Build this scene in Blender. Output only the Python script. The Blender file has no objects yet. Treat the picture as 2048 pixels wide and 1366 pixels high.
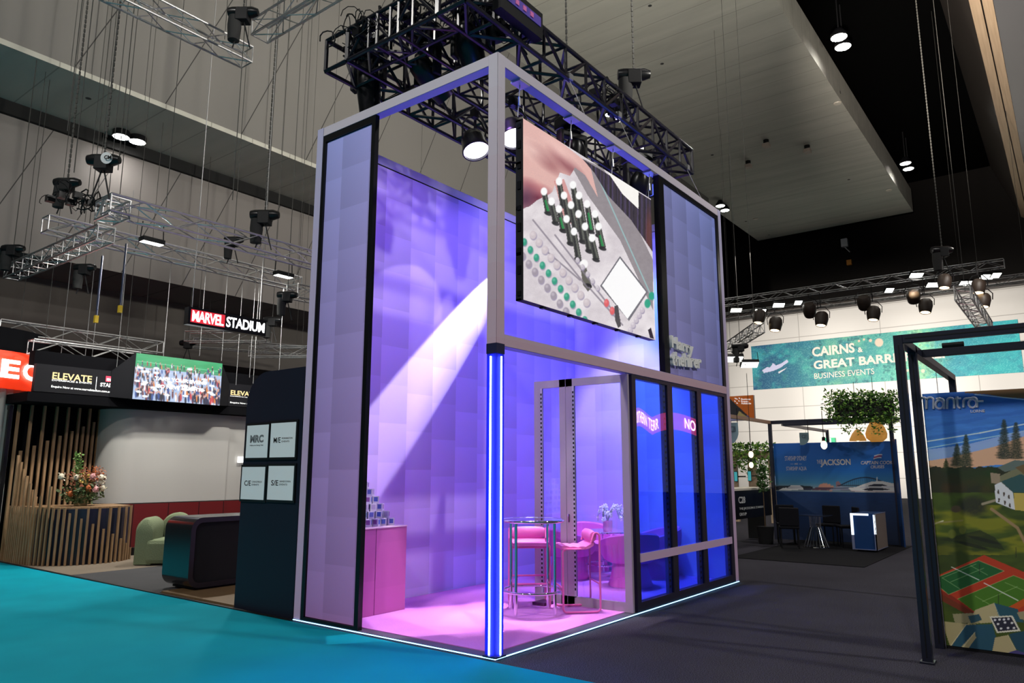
import bpy, math, random
import numpy as np
from mathutils import Vector, Matrix
random.seed(7); R=math.radians; PI=math.pi
sc=bpy.context.scene; COL=sc.collection
# ---------------------------------------------------------------- camera
F=1465.115; YAW=0.6542007; PIT=0.1744952; ROL=0.0008969
CAM=np.array([-5.4618,-4.3771,1.6960])
fw=np.array([math.cos(PIT)*math.cos(YAW),math.cos(PIT)*math.sin(YAW),math.sin(PIT)])
r0=np.array([math.sin(YAW),-math.cos(YAW),0.]); u0=np.cross(r0,fw)
rt=r0*math.cos(ROL)+u0*math.sin(ROL); up=np.cross(rt,fw)
cd=bpy.data.cameras.new('camera'); cam=bpy.data.objects.new('camera',cd); COL.objects.link(cam)
cam.matrix_world=Matrix(((rt[0],up[0],-fw[0],CAM[0]),(rt[1],up[1],-fw[1],CAM[1]),(rt[2],up[2],-fw[2],CAM[2]),(0,0,0,1)))
cd.sensor_width=36; cd.lens=F/2048*36; cd.clip_end=300; cd.clip_start=.05
sc.camera=cam
sc.view_settings.view_transform='Standard'; sc.view_settings.look='None'; sc.view_settings.exposure=0; sc.view_settings.gamma=1
# ---------------------------------------------------------------- world and hall light
w=bpy.data.worlds.new('world'); sc.world=w; w.use_nodes=True
w.node_tree.nodes['Background'].inputs[0].default_value=(.5,.5,.52,1); w.node_tree.nodes['Background'].inputs[1].default_value=.22
def P(ax,v,px,py):
    d=fw+rt*(px-1024)/F-up*(py-683)/F; i='xyz'.index(ax); return CAM+d*((v-CAM[i])/d[i])
def PD(t,px,py): return CAM+(fw+rt*(px-1024)/F-up*(py-683)/F)*t
def proj(V):
    d=V-CAM; k=d@fw; return 1024+F*(d@rt)/k, 683-F*(d@up)/k
def lamp(kind,loc,target,power,color=(1,1,1),size=.2,angle=60,blend=.3,name='light',spread=None,square=None):
    l=bpy.data.lights.new(name,kind); l.energy=power; l.color=color
    if kind=='SPOT': l.spot_size=R(angle); l.spot_blend=blend; l.shadow_soft_size=size
    elif kind=='AREA':
        l.size=size
        if square: l.shape='RECTANGLE'; l.size=square[0]; l.size_y=square[1]
        if spread: l.spread=R(spread)
    else: l.shadow_soft_size=size
    o=bpy.data.objects.new(name,l); COL.objects.link(o); o.location=loc
    if target is not None:
        o.rotation_euler=(Vector(target)-Vector(loc)).to_track_quat('-Z','Y').to_euler()
    return o
def square_gobo(o,t):          # a square framing gate in the lamp, as moving heads have
    l=o.data; l.use_nodes=True; nt=l.node_tree; n=nt.nodes; L=nt.links
    em=n['Emission']; tc=n.new('ShaderNodeTexCoord'); s=n.new('ShaderNodeSeparateXYZ'); L.new(tc.outputs['Normal'],s.inputs[0])
    def M(op,a,b=None):
        q=n.new('ShaderNodeMath'); q.operation=op
        for i,v in enumerate((a,b)):
            if v is None: continue
            if isinstance(v,(int,float)): q.inputs[i].default_value=v
            else: L.new(v,q.inputs[i])
        return q.outputs[0]
    z=M('ABSOLUTE',s.outputs[2]); ax=M('ABSOLUTE',M('DIVIDE',s.outputs[0],z)); ay=M('ABSOLUTE',M('DIVIDE',s.outputs[1],z))
    L.new(M('MULTIPLY',M('LESS_THAN',M('MAXIMUM',ax,ay),t),1.0),em.inputs['Strength'])
SPOTC=(.62,.55,1.0)
# unseen hall high-bays behind camera and over aisle, added to light the fronts
for x,y,p in ((-14,-7,3600),(-15,3,4600),(5,-16,6000),(-9,14,1300)):
    lamp('SPOT',(x,y,15.6),(x*.45+1,y*.3+1,0),p,(1,.97,.92),.4,130,.9,'high_bay_light')
lamp('SPOT',(13,4,17.5),(20,3,0),600,(1,.97,.92),.4,150,.9,'high_bay_light')
lamp('SPOT',(4,-9,8.5),(7,6,18),20000,(1,.95,.85),.4,100,1,'added_uplight')  # unseen uplights added in place of bounced light on the concrete slab
lamp('SPOT',(17,-8,9),(18,7,18),900,(1,.95,.85),.4,100,1,'added_uplight')
lamp('SPOT',(8,-1.5,8.5),(24,-3.4,17),34000,(1,.9,.8),.3,46,1,'added_uplight')  # unseen lamp added to brighten the metal and timber strips overhead
lamp('SPOT',(.4,.35,6.45),(-1.3,-.5,0),800,(.04,.25,1),.1,44,1,'wash_light')
# stage wash inside the booth
lamp('SPOT',(1.0,1.05,6.5),(2.2,2.9,2.6),150,(.42,.22,1.0),.15,110,.8,'wash_light')
lamp('SPOT',(3.2,1.05,6.5),(3.6,2.9,3.0),260,(.26,.20,1.0),.15,110,.8,'wash_light')
lamp('SPOT',(4.6,1.05,6.5),(6,1.9,2.2),260,(.25,.24,1.0),.15,95,.8,'wash_light')
lamp('SPOT',(4.7,1.05,6.45),(5.0,1.65,1.0),800,(1,.85,1),.03,11,.3,'beam_light')
lamp('SPOT',(4.2,1.0,6.45),(4.3,1.1,.4),350,(1,.6,1),.03,16,.5,'beam_light')
lamp('SPOT',(2.5,1.0,6.5),(2.6,1.6,0),45,(1.0,.35,.95),.15,80,.8,'wash_light')
lamp('SPOT',(.6,1.1,6.5),(1.1,1.9,0),30,(1.0,.35,.95),.15,70,.8,'wash_light')
lamp('SPOT',(4.6,1.1,6.5),(4.7,1.5,0),140,(1.0,.45,.95),.15,50,.7,'wash_light')
# hard white beams
bm=lamp('SPOT',(5.6,2.35,6.9),(2.6,2.89,3.6),15000,(.90,.93,1.0),.02,9.8,.25,'beam_light')
lamp('SPOT',(4.3,2.2,6.8),(1.3,2.89,3.3),700,(.6,.55,1.0),.01,9,.08,'beam_light')
lamp('SPOT',(3.3,2.25,6.7),(2.2,2.89,3.4),400,(.65,.6,1.0),.01,8,.08,'beam_light')
lamp('SPOT',(5.0,.9,6.45),(5.9,.9,1.0),1300,(.08,.35,1.0),.1,60,.8,'wash_light')
lamp('SPOT',(4.0,1.35,6.5),(5.9,1.9,1.9),900,(.95,.85,1.0),.05,34,.5,'beam_light')
lamp('SPOT',(2.1,.75,6.5),(2.45,1.0,.4),900,(1,.86,1.0),.03,30,.3,'beam_light')
for k in range(5):
    o=lamp('SPOT',(1.3+.22*k,1.15-.02*k,6.5),(.60+.36*k,1.85-.28*k,0),1000,(1,.93,1.0),.02,30,.1,'beam_light')
    o.rotation_euler.rotate_axis('Z',R(8)); square_gobo(o,.12)
lamp('SPOT',(3.4,.9,6.55),(1.2,2.9,3.2),300,(.7,.6,1.0),.02,26,.1,'beam_light')
# ---------------------------------------------------------------- material helpers
MT={}
def mat(name,color=(.5,.5,.5),rough=.5,metal=0,emit=None,es=1,noise=None,bump=None,spec=None,alpha=None):
    if name in MT: return MT[name]
    m=bpy.data.materials.new(name); m.use_nodes=True; n=m.node_tree.nodes; L=m.node_tree.links; b=n['Principled BSDF']
    b.inputs['Base Color'].default_value=(*color,1); b.inputs['Roughness'].default_value=rough; b.inputs['Metallic'].default_value=metal
    if spec is not None: b.inputs['Specular IOR Level'].default_value=spec
    if emit: b.inputs['Emission Color'].default_value=(*emit,1); b.inputs['Emission Strength'].default_value=es
    if noise or bump:
        tc=n.new('ShaderNodeTexCoord'); t=n.new('ShaderNodeTexNoise'); L.new(tc.outputs['Object'],t.inputs['Vector'])
        sc_,amt=noise if noise else bump; t.inputs['Scale'].default_value=sc_; t.inputs['Detail'].default_value=5
        if noise:
            r=n.new('ShaderNodeValToRGB'); L.new(t.outputs[0],r.inputs[0]); r.color_ramp.elements[0].position=.3; r.color_ramp.elements[1].position=.7
            r.color_ramp.elements[0].color=(*[c*(1-amt) for c in color],1); r.color_ramp.elements[1].color=(*[min(1,c*(1+amt)) for c in color],1)
            L.new(r.outputs[0],b.inputs['Base Color'])
        if bump:
            bp=n.new('ShaderNodeBump'); t2=n.new('ShaderNodeTexNoise'); t2.inputs['Scale'].default_value=bump[0]; L.new(tc.outputs['Object'],t2.inputs['Vector'])
            L.new(t2.outputs[0],bp.inputs['Height']); bp.inputs['Strength'].default_value=bump[1]; bp.inputs['Distance'].default_value=.01; L.new(bp.outputs[0],b.inputs['Normal'])
    MT[name]=m; return m
class NT:
    def __init__(s,name,rough=.5):
        m=bpy.data.materials.new(name); m.use_nodes=True; s.m=m; s.n=m.node_tree.nodes; s.L=m.node_tree.links; s.b=s.n['Principled BSDF']; s.b.inputs['Roughness'].default_value=rough; MT[name]=m
    def node(s,t,**k):
        q=s.n.new(t)
        for a,v in k.items(): setattr(q,a,v)
        return q
    def math(s,op,a,b=None):
        q=s.n.new('ShaderNodeMath'); q.operation=op
        for i,v in enumerate((a,b)):
            if v is None: continue
            if isinstance(v,(int,float)): q.inputs[i].default_value=v
            else: s.L.new(v,q.inputs[i])
        return q.outputs[0]
    def mix(s,f,a,b,blend='MIX'):
        q=s.n.new('ShaderNodeMix'); q.data_type='RGBA'; q.blend_type=blend
        for i,v in ((0,f),(6,a),(7,b)):
            if isinstance(v,tuple): q.inputs[i].default_value=(*v,1)
            elif isinstance(v,(int,float)): q.inputs[i].default_value=v
            else: s.L.new(v,q.inputs[i])
        return q.outputs[2]
    def pos(s):
        g=s.n.new('ShaderNodeNewGeometry'); x=s.n.new('ShaderNodeSeparateXYZ'); s.L.new(g.outputs['Position'],x.inputs[0]); return x.outputs
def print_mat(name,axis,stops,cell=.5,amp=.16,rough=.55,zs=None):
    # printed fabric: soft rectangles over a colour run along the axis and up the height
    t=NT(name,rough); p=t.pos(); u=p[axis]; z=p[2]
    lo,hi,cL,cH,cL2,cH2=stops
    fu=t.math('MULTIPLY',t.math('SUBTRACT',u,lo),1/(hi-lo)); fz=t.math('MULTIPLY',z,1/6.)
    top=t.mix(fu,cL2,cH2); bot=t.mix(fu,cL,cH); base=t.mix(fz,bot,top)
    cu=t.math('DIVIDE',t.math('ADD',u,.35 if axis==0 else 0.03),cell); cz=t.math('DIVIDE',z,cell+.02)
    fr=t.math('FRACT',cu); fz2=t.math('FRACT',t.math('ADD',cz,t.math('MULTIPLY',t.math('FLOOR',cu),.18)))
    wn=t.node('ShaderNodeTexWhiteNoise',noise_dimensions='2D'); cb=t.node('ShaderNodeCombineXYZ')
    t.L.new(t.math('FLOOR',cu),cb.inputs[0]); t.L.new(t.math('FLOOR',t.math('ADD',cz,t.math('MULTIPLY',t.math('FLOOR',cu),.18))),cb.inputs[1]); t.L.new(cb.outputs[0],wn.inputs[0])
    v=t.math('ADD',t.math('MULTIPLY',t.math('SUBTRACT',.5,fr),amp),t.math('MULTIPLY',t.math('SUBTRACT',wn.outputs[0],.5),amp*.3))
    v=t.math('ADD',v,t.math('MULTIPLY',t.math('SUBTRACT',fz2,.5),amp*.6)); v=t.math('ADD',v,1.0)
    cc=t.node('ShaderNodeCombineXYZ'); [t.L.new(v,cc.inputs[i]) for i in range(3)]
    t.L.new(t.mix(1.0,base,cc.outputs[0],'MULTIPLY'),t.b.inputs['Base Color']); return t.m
def wood_mat(name,c1,c2,sc_=(6,6,.6),rough=.5):
    t=NT(name,rough); tc=t.node('ShaderNodeTexCoord'); mp=t.node('ShaderNodeMapping'); mp.inputs['Scale'].default_value=sc_
    t.L.new(tc.outputs['Object'],mp.inputs[0]); ns=t.node('ShaderNodeTexNoise'); ns.inputs['Scale'].default_value=3; ns.inputs['Detail'].default_value=6; t.L.new(mp.outputs[0],ns.inputs['Vector'])
    f=t.math('MULTIPLY',t.math('SUBTRACT',ns.outputs[0],.3),2.5)
    t.L.new(t.mix(f,c1,c2),t.b.inputs['Base Color']); return t.m
def vcol_mat(name,emit=0,rough=.45):
    if name in MT: return MT[name]
    t=NT(name,rough); a=t.node('ShaderNodeAttribute',attribute_name='paint'); t.L.new(a.outputs['Color'],t.b.inputs['Base Color'])
    if emit: t.L.new(a.outputs['Color'],t.b.inputs['Emission Color']); t.b.inputs['Emission Strength'].default_value=emit; t.b.inputs['Base Color'].default_value=(0,0,0,1); [t.L.remove(l) for l in list(t.b.inputs['Base Color'].links)]; t.b.inputs['Base Color'].default_value=(.02,.02,.02,1)
    return t.m
def carpet(name,c,amt=.5,scale=260,rough=.95):
    t=NT(name,rough); g=t.node('ShaderNodeNewGeometry'); n1=t.node('ShaderNodeTexNoise'); n1.inputs['Scale'].default_value=scale; n1.inputs['Detail'].default_value=3; t.L.new(g.outputs['Position'],n1.inputs['Vector'])
    n2=t.node('ShaderNodeTexNoise'); n2.inputs['Scale'].default_value=1.3; t.L.new(g.outputs['Position'],n2.inputs['Vector'])
    f=t.math('MULTIPLY',t.math('SUBTRACT',n1.outputs[0],.35),3.3); f.node.use_clamp=True
    a=tuple(x*(1-amt) for x in c); b=tuple(min(1,x*(1+amt)) for x in c)
    col=t.mix(f,a,b); v=t.math('ADD',t.math('MULTIPLY',n2.outputs[0],.4),.8); cc=t.node('ShaderNodeCombineXYZ'); [t.L.new(v,cc.inputs[i]) for i in range(3)]
    t.L.new(t.mix(1.0,col,cc.outputs[0],'MULTIPLY'),t.b.inputs['Base Color']); t.b.inputs['Specular IOR Level'].default_value=.1
    bp=t.node('ShaderNodeBump'); bp.inputs['Strength'].default_value=.6; bp.inputs['Distance'].default_value=.004; t.L.new(n1.outputs[0],bp.inputs['Height']); t.L.new(bp.outputs[0],t.b.inputs['Normal'])
    return t.m
def glass_mat(name,tint,gloss=.04,rough=0.0,gcol=(1,1,1)):
    m=bpy.data.materials.new(name); m.use_nodes=True; n=m.node_tree.nodes; L=m.node_tree.links; n.remove(n['Principled BSDF'])
    tr=n.new('ShaderNodeBsdfTransparent'); tr.inputs[0].default_value=(*tint,1); gl=n.new('ShaderNodeBsdfGlossy'); gl.inputs['Roughness'].default_value=rough; gl.inputs[0].default_value=(*gcol,1)
    g=n.new('ShaderNodeNewGeometry'); dt=n.new('ShaderNodeVectorMath'); dt.operation='DOT_PRODUCT'; L.new(g.outputs['Incoming'],dt.inputs[0]); L.new(g.outputs['Normal'],dt.inputs[1])
    def M(op,a,b=None):
        q=n.new('ShaderNodeMath'); q.operation=op
        for i,v in enumerate((a,b)):
            if v is None: continue
            if isinstance(v,(int,float)): q.inputs[i].default_value=v
            else: L.new(v,q.inputs[i])
        return q.outputs[0]
    f=M('POWER',M('SUBTRACT',1.0,M('ABSOLUTE',dt.outputs['Value'])),5.0); f=M('ADD',M('MULTIPLY',f,.9),gloss)
    mx=n.new('ShaderNodeMixShader'); L.new(f,mx.inputs[0]); L.new(tr.outputs[0],mx.inputs[1]); L.new(gl.outputs[0],mx.inputs[2]); L.new(mx.outputs[0],n['Material Output'].inputs[0]); MT[name]=m; return m
# ---------------------------------------------------------------- mesh builder
class MB:
    def __init__(s): s.v=[]; s.f=[]
    def add(s,v,f): k=len(s.v); s.v+= [tuple(map(float,q)) for q in v]; s.f+=[tuple(i+k for i in q) for q in f]; return s
    def box(s,x0,x1,y0,y1,z0,z1):
        return s.add([(x0,y0,z0),(x1,y0,z0),(x1,y1,z0),(x0,y1,z0),(x0,y0,z1),(x1,y0,z1),(x1,y1,z1),(x0,y1,z1)],[(0,3,2,1),(4,5,6,7),(0,1,5,4),(1,2,6,5),(2,3,7,6),(3,0,4,7)])
    def obox(s,c,ex,ey,ez,a,b,d):   # centre, axes, half sizes
        c,ex,ey,ez=map(np.array,(c,ex,ey,ez)); v=[c+ex*a*i+ey*b*j+ez*d*k for k in(-1,1) for j in(-1,1) for i in(-1,1)]
        return s.add(v,[(0,2,3,1),(4,5,7,6),(0,1,5,4),(1,3,7,5),(3,2,6,7),(2,0,4,6)])
    def bar(s,a,b,r,n=6,r2=None,caps=True):
        a=np.array(a,float); b=np.array(b,float); d=b-a; l=np.linalg.norm(d)
        if l<1e-6: return s
        d/=l; t=np.array((0,0,1.)) if abs(d[2])<.9 else np.array((1.,0,0)); e1=np.cross(d,t); e1/=np.linalg.norm(e1); e2=np.cross(d,e1); r2=r if r2 is None else r2
        v=[a+(e1*math.cos(2*PI*i/n)+e2*math.sin(2*PI*i/n))*r for i in range(n)]+[b+(e1*math.cos(2*PI*i/n)+e2*math.sin(2*PI*i/n))*r2 for i in range(n)]
        f=[(i,(i+1)%n,n+(i+1)%n,n+i) for i in range(n)]
        if caps: f+=[tuple(reversed(range(n))),tuple(range(n,2*n))]
        return s.add(v,f)
    def tube(s,pts,r,n=8,closed=False):
        pts=[np.array(p,float) for p in pts]; m=len(pts); vs=[]; prev=None
        for i in range(m):
            if closed: d=pts[(i+1)%m]-pts[i-1]
            else: d=pts[min(i+1,m-1)]-pts[max(i-1,0)]
            d=d/np.linalg.norm(d)
            if prev is None:
                t=np.array((0,0,1.)) if abs(d[2])<.9 else np.array((1.,0,0)); e1=np.cross(d,t)
            else: e1=prev-d*(prev@d)
            e1/=np.linalg.norm(e1); prev=e1; e2=np.cross(d,e1)
            vs+=[pts[i]+(e1*math.cos(2*PI*k/n)+e2*math.sin(2*PI*k/n))*r for k in range(n)]
        f=[]
        for i in range(m if closed else m-1):
            j=(i+1)%m
            f+=[(i*n+k,i*n+(k+1)%n,j*n+(k+1)%n,j*n+k) for k in range(n)]
        if not closed: f+=[tuple(reversed(range(n))),tuple(range((m-1)*n,m*n))]
        return s.add(vs,f)
    def lathe(s,prof,n=24,c=(0,0,0),axis=(0,0,1),a0=0,a1=2*PI):
        ax=np.array(axis,float); ax/=np.linalg.norm(ax); t=np.array((1.,0,0)) if abs(ax[0])<.9 else np.array((0,1.,0)); e1=t-ax*(t@ax); e1/=np.linalg.norm(e1); e2=np.cross(ax,e1); c=np.array(c,float)
        full=abs(a1-a0-2*PI)<1e-6; m=n if full else n+1; v=[]
        for (r,z) in prof: v+=[c+ax*z+(e1*math.cos(a0+(a1-a0)*i/n)+e2*math.sin(a0+(a1-a0)*i/n))*r for i in range(m)]
        f=[]
        for j in range(len(prof)-1):
            for i in range(n):
                i2=(i+1)%m; f.append((j*m+i,j*m+i2,(j+1)*m+i2,(j+1)*m+i))
        if full:
            if prof[0][0]>1e-4: f.append(tuple(reversed(range(n))))
            if prof[-1][0]>1e-4: f.append(tuple(range((len(prof)-1)*n,len(prof)*n)))
        return s.add(v,f)
    def ball(s,c,rx,ry=None,rz=None,n=10,m=6):
        ry=ry or rx; rz=rz or rx; v=[]; f=[]
        for j in range(m+1):
            th=PI*j/m
            for i in range(n): v.append((c[0]+rx*math.sin(th)*math.cos(2*PI*i/n),c[1]+ry*math.sin(th)*math.sin(2*PI*i/n),c[2]+rz*math.cos(th)))
        for j in range(m):
            for i in range(n): f.append((j*n+i,(j+1)*n+i,(j+1)*n+(i+1)%n,j*n+(i+1)%n))
        return s.add(v,f)
    def quad(s,a,b,c,d): return s.add([a,b,c,d],[(0,1,2,3)])
    def prism(s,pts,off):  # polygon extruded by the vector
        n=len(pts); o=np.array(off,float); v=[np.array(p,float) for p in pts]; v+= [p+o for p in v]
        return s.add(v,[tuple(reversed(range(n))),tuple(range(n,2*n))]+[(i,(i+1)%n,n+(i+1)%n,n+i) for i in range(n)])
    def build(s,name,m,parent=None,smooth=False,bevel=0,label=None):
        me=bpy.data.meshes.new(name); o=bpy.data.objects.new(name,me)
        org=root_loc(parent); me.from_pydata([(x-org[0],y-org[1],z-org[2]) for x,y,z in s.v],[],s.f); me.update()
        if m: me.materials.append(m)
        if smooth:
            me.shade_smooth() if hasattr(me,'shade_smooth') else [setattr(p,'use_smooth',True) for p in me.polygons]
            try: me.set_sharp_from_angle(angle=R(40))
            except Exception: pass
        COL.objects.link(o)
        if parent: o.parent=parent
        if bevel:
            b=o.modifiers.new('bevel','BEVEL'); b.width=bevel; b.segments=2; b.limit_method='ANGLE'
        if label: o['label']=label
        return o
def root_loc(o):
    if o is None: return (0,0,0)
    while o.parent: o=o.parent
    return tuple(o.location)
def tag(o,label,cat,group=None,kind=None):
    o['label']=label; o['category']=cat
    if group: o['group']=group
    if kind: o['kind']=kind
    return o
def thing(name,label,cat,loc=(0,0,0),group=None):
    o=bpy.data.objects.new(name,None); o.empty_display_size=.1; COL.objects.link(o); o.location=loc; return tag(o,label,cat,group)
def struct(o): o['kind']='structure'; return o
def dup(root,loc=None,rotz=None,label=None,group=None):
    r=root.copy(); COL.objects.link(r)
    if loc is not None: r.location=loc
    if rotz is not None: r.rotation_euler=(0,0,rotz)
    if label: r['label']=label
    if group: r['group']=group
    for ch in list(root.children):
        c=ch.copy(); COL.objects.link(c); c.parent=r
        for g in list(ch.children):
            d=g.copy(); COL.objects.link(d); d.parent=c
    return r
def text(s,size,loc,ex,ez,m,name='lettering',parent=None,xs=1.0,depth=.004,bold=0,align='LEFT',shear=0,space=1.0,fit=None):
    c=bpy.data.curves.new('t','FONT'); c.body=s; c.size=size; c.extrude=depth/2; c.offset=bold*size; c.align_x=align; c.shear=shear; c.space_character=space; c.resolution_u=3
    o=bpy.data.objects.new('t',c); COL.objects.link(o); bpy.context.view_layer.update()
    me=bpy.data.meshes.new_from_object(o.evaluated_get(bpy.context.evaluated_depsgraph_get())); bpy.data.objects.remove(o); 
    n=len(me.vertices); a=np.zeros(n*3); me.vertices.foreach_get('co',a); a=a.reshape(n,3)
    if fit:   # (width, height) box: scale exactly
        mn=a.min(0); mx=a.max(0); a[:,0]=(a[:,0]-mn[0])/(mx[0]-mn[0])*fit[0]; a[:,1]=(a[:,1]-mn[1])/(mx[1]-mn[1])*fit[1]; xs=1
    ex=np.array(ex,float); ex/=np.linalg.norm(ex); ez=np.array(ez,float); ez/=np.linalg.norm(ez); nn=np.cross(ex,ez); loc=np.array(loc,float)
    org=np.array(root_loc(parent)); b=loc-org+a[:,:1]*xs*ex+a[:,1:2]*ez+a[:,2:3]*nn
    me.vertices.foreach_set('co',b.ravel()); me.update(); me.materials.clear(); me.materials.append(m); me.name=name
    q=bpy.data.objects.new(name,me); COL.objects.link(q); q.parent=parent; return q
def ptext(s,quad,ax,v,m,name='lettering',parent=None,off=0.0,bold=0,shear=0,depth=.004,space=1.0):
    # fit the words in the box given by photo points (left-bottom, right-bottom, left-top) measured on plane ax=v
    lb,rb,lt=[P(ax,v,*q) for q in quad]; ex=rb-lb; wd=np.linalg.norm(ex); h=abs(lt[2]-lb[2]); ez=(0,0,1); nn=np.cross(ex/wd,ez)
    return text(s,1,lb+nn*off,ex,ez,m,name,parent,fit=(wd,h),bold=bold,shear=shear,depth=depth,space=space)
# ---------------------------------------------------------------- painted panels
def hsh(a,b,s=0): 
    v=np.sin(a*127.1+b*311.7+s*74.7)*43758.5453; return v-np.floor(v)
def vn(x,y,s=0):
    xi=np.floor(x); yi=np.floor(y); xf=x-xi; yf=y-yi; xf=xf*xf*(3-2*xf); yf=yf*yf*(3-2*yf)
    a=hsh(xi,yi,s); b=hsh(xi+1,yi,s); c=hsh(xi,yi+1,s); d=hsh(xi+1,yi+1,s)
    return (a*(1-xf)+b*xf)*(1-yf)+(c*(1-xf)+d*xf)*yf
def fbm(x,y,o=4,s=0):
    t=0;a=.5;n=0
    for i in range(o): t=t+a*vn(x*2**i,y*2**i,s+i); n+=a; a*=.5
    return t/n
def inpoly(X,Y,pts):
    m=np.zeros(X.shape,bool); n=len(pts)
    for i in range(n):
        x1,y1=pts[i]; x2,y2=pts[(i+1)%n]
        if y1==y2: continue
        m^=((y1>Y)!=(y2>Y))&(X<(x2-x1)*(Y-y1)/(y2-y1)+x1)
    return m
def ell(X,Y,cx,cy,rx,ry=None,ang=0,soft=.15):
    ry=ry or rx; c,s=math.cos(R(ang)),math.sin(R(ang)); dx=X-cx; dy=Y-cy; d=np.sqrt(((dx*c+dy*s)/rx)**2+((-dx*s+dy*c)/ry)**2)
    return np.clip((1+soft-d)/(2*soft),0,1)
def seg(X,Y,x1,y1,x2,y2,w,soft=.6):
    dx=x2-x1; dy=y2-y1; l=dx*dx+dy*dy+1e-9; t=np.clip(((X-x1)*dx+(Y-y1)*dy)/l,0,1); d=np.hypot(X-x1-t*dx,Y-y1-t*dy); return np.clip((w+soft-d)/(2*soft),0,1)
def srgb(c): return tuple((x/255/12.92 if x/255<=.04045 else ((x/255+.055)/1.055)**2.4) for x in c)
class Cv:
    def __init__(s,X,Y,base): s.X=X; s.Y=Y; s.c=np.zeros(X.shape+(3,)); s.c[:]=base
    def put(s,mask,col,a=1.0):
        m=(np.asarray(mask,float)*a)[...,None]; s.c=s.c*(1-m)+np.array(col,float)*m; return s
    def poly(s,pts,col,a=1.0): return s.put(inpoly(s.X,s.Y,pts),col,a)
    def ell(s,*k,col=(255,255,255),a=1.0,**kw): return s.put(ell(s.X,s.Y,*k,**kw),col,a)
    def seg(s,*k,col=(255,255,255),a=1.0,**kw): return s.put(seg(s.X,s.Y,*k,**kw),col,a)
def poster(name,o,u,v,nu,nv,fn,m,parent=None,gain=1.0):
    o,u,v=[np.array(q,float) for q in (o,u,v)]; a=np.linspace(0,1,nu+1); b=np.linspace(0,1,nv+1); A,B=np.meshgrid(a,b)
    V=o+A[...,None]*u+B[...,None]*v; X,Y=proj(V.reshape(-1,3)); cv=fn(X,Y,A.ravel(),B.ravel()); c=np.clip(cv.c/255.,0,1); c=np.minimum(np.where(c<=.04045,c/12.92,((c+.055)/1.055)**2.4)*gain,.92)
    me=bpy.data.meshes.new(name); org=np.array(root_loc(parent)); me.vertices.add(len(X)); me.vertices.foreach_set('co',(V.reshape(-1,3)-org).ravel())
    i=np.arange(nv)[:,None]*(nu+1)+np.arange(nu)[None]; q=np.stack([i,i+1,i+nu+2,i+nu+1],-1).reshape(-1,4)
    me.loops.add(q.size); me.loops.foreach_set('vertex_index',q.ravel()); me.polygons.add(len(q)); me.polygons.foreach_set('loop_start',np.arange(len(q))*4); me.update(calc_edges=True)
    at=me.color_attributes.new('paint','FLOAT_COLOR','POINT'); at.data.foreach_set('color',np.concatenate([c,np.ones((len(c),1))],1).ravel())
    me.materials.append(m); ob=bpy.data.objects.new(name,me); COL.objects.link(ob); ob.parent=parent; return ob
# ---------------------------------------------------------------- shared materials
black=mat('black_paint',(.008,.008,.009),.55,spec=.2); blackg=mat('black_gloss',(.006,.006,.007),.28,spec=.3); rub=mat('black_rubber',(.01,.01,.01),.8)
alu=mat('aluminium',(.62,.62,.63),.32,.9); dalu=mat('dull_aluminium',(.42,.42,.42),.4,.85); chrome=mat('chrome',(.9,.9,.92),.05,1)
white=mat('white_paint',(.8,.8,.8),.5); steel=mat('steel_cable',(.45,.45,.45),.4,.8); chain=mat('chain_steel',(.035,.034,.03),.7)
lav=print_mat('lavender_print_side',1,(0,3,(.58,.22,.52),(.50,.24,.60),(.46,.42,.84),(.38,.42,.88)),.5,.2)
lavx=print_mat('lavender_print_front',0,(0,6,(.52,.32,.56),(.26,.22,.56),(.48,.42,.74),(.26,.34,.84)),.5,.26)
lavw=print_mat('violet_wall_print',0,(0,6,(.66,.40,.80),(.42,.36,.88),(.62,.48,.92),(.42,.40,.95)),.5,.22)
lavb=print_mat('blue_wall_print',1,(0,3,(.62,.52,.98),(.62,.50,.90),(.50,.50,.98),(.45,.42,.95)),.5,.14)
# lavender framing profile faces: top cool grey-lilac, mauve below
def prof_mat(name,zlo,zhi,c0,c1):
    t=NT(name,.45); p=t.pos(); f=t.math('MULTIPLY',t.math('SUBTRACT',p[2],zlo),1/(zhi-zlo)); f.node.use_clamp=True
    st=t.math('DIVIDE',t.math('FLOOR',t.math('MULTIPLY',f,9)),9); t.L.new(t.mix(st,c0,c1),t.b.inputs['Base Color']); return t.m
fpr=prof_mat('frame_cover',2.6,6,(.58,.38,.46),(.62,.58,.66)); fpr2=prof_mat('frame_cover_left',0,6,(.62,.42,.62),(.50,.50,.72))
led=mat('led_tube_light',(1,1,1),.4,emit=(.30,.42,1.0),es=16); ledc=mat('led_line_light',(1,1,1),.4,emit=(.22,.62,1.0),es=5)
# ================================================================ HALL STRUCTURE
cgrey=carpet('grey_carpet',(.045,.043,.055),.85,120); teal=carpet('teal_carpet',(.0,.25,.33),.14,240)
struct(MB().box(-30,50,-30,34,-.3,0).build('floor',cgrey))
struct(MB().box(-30,-.045,-30,20,0,.008).build('trim_1',teal))
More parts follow.
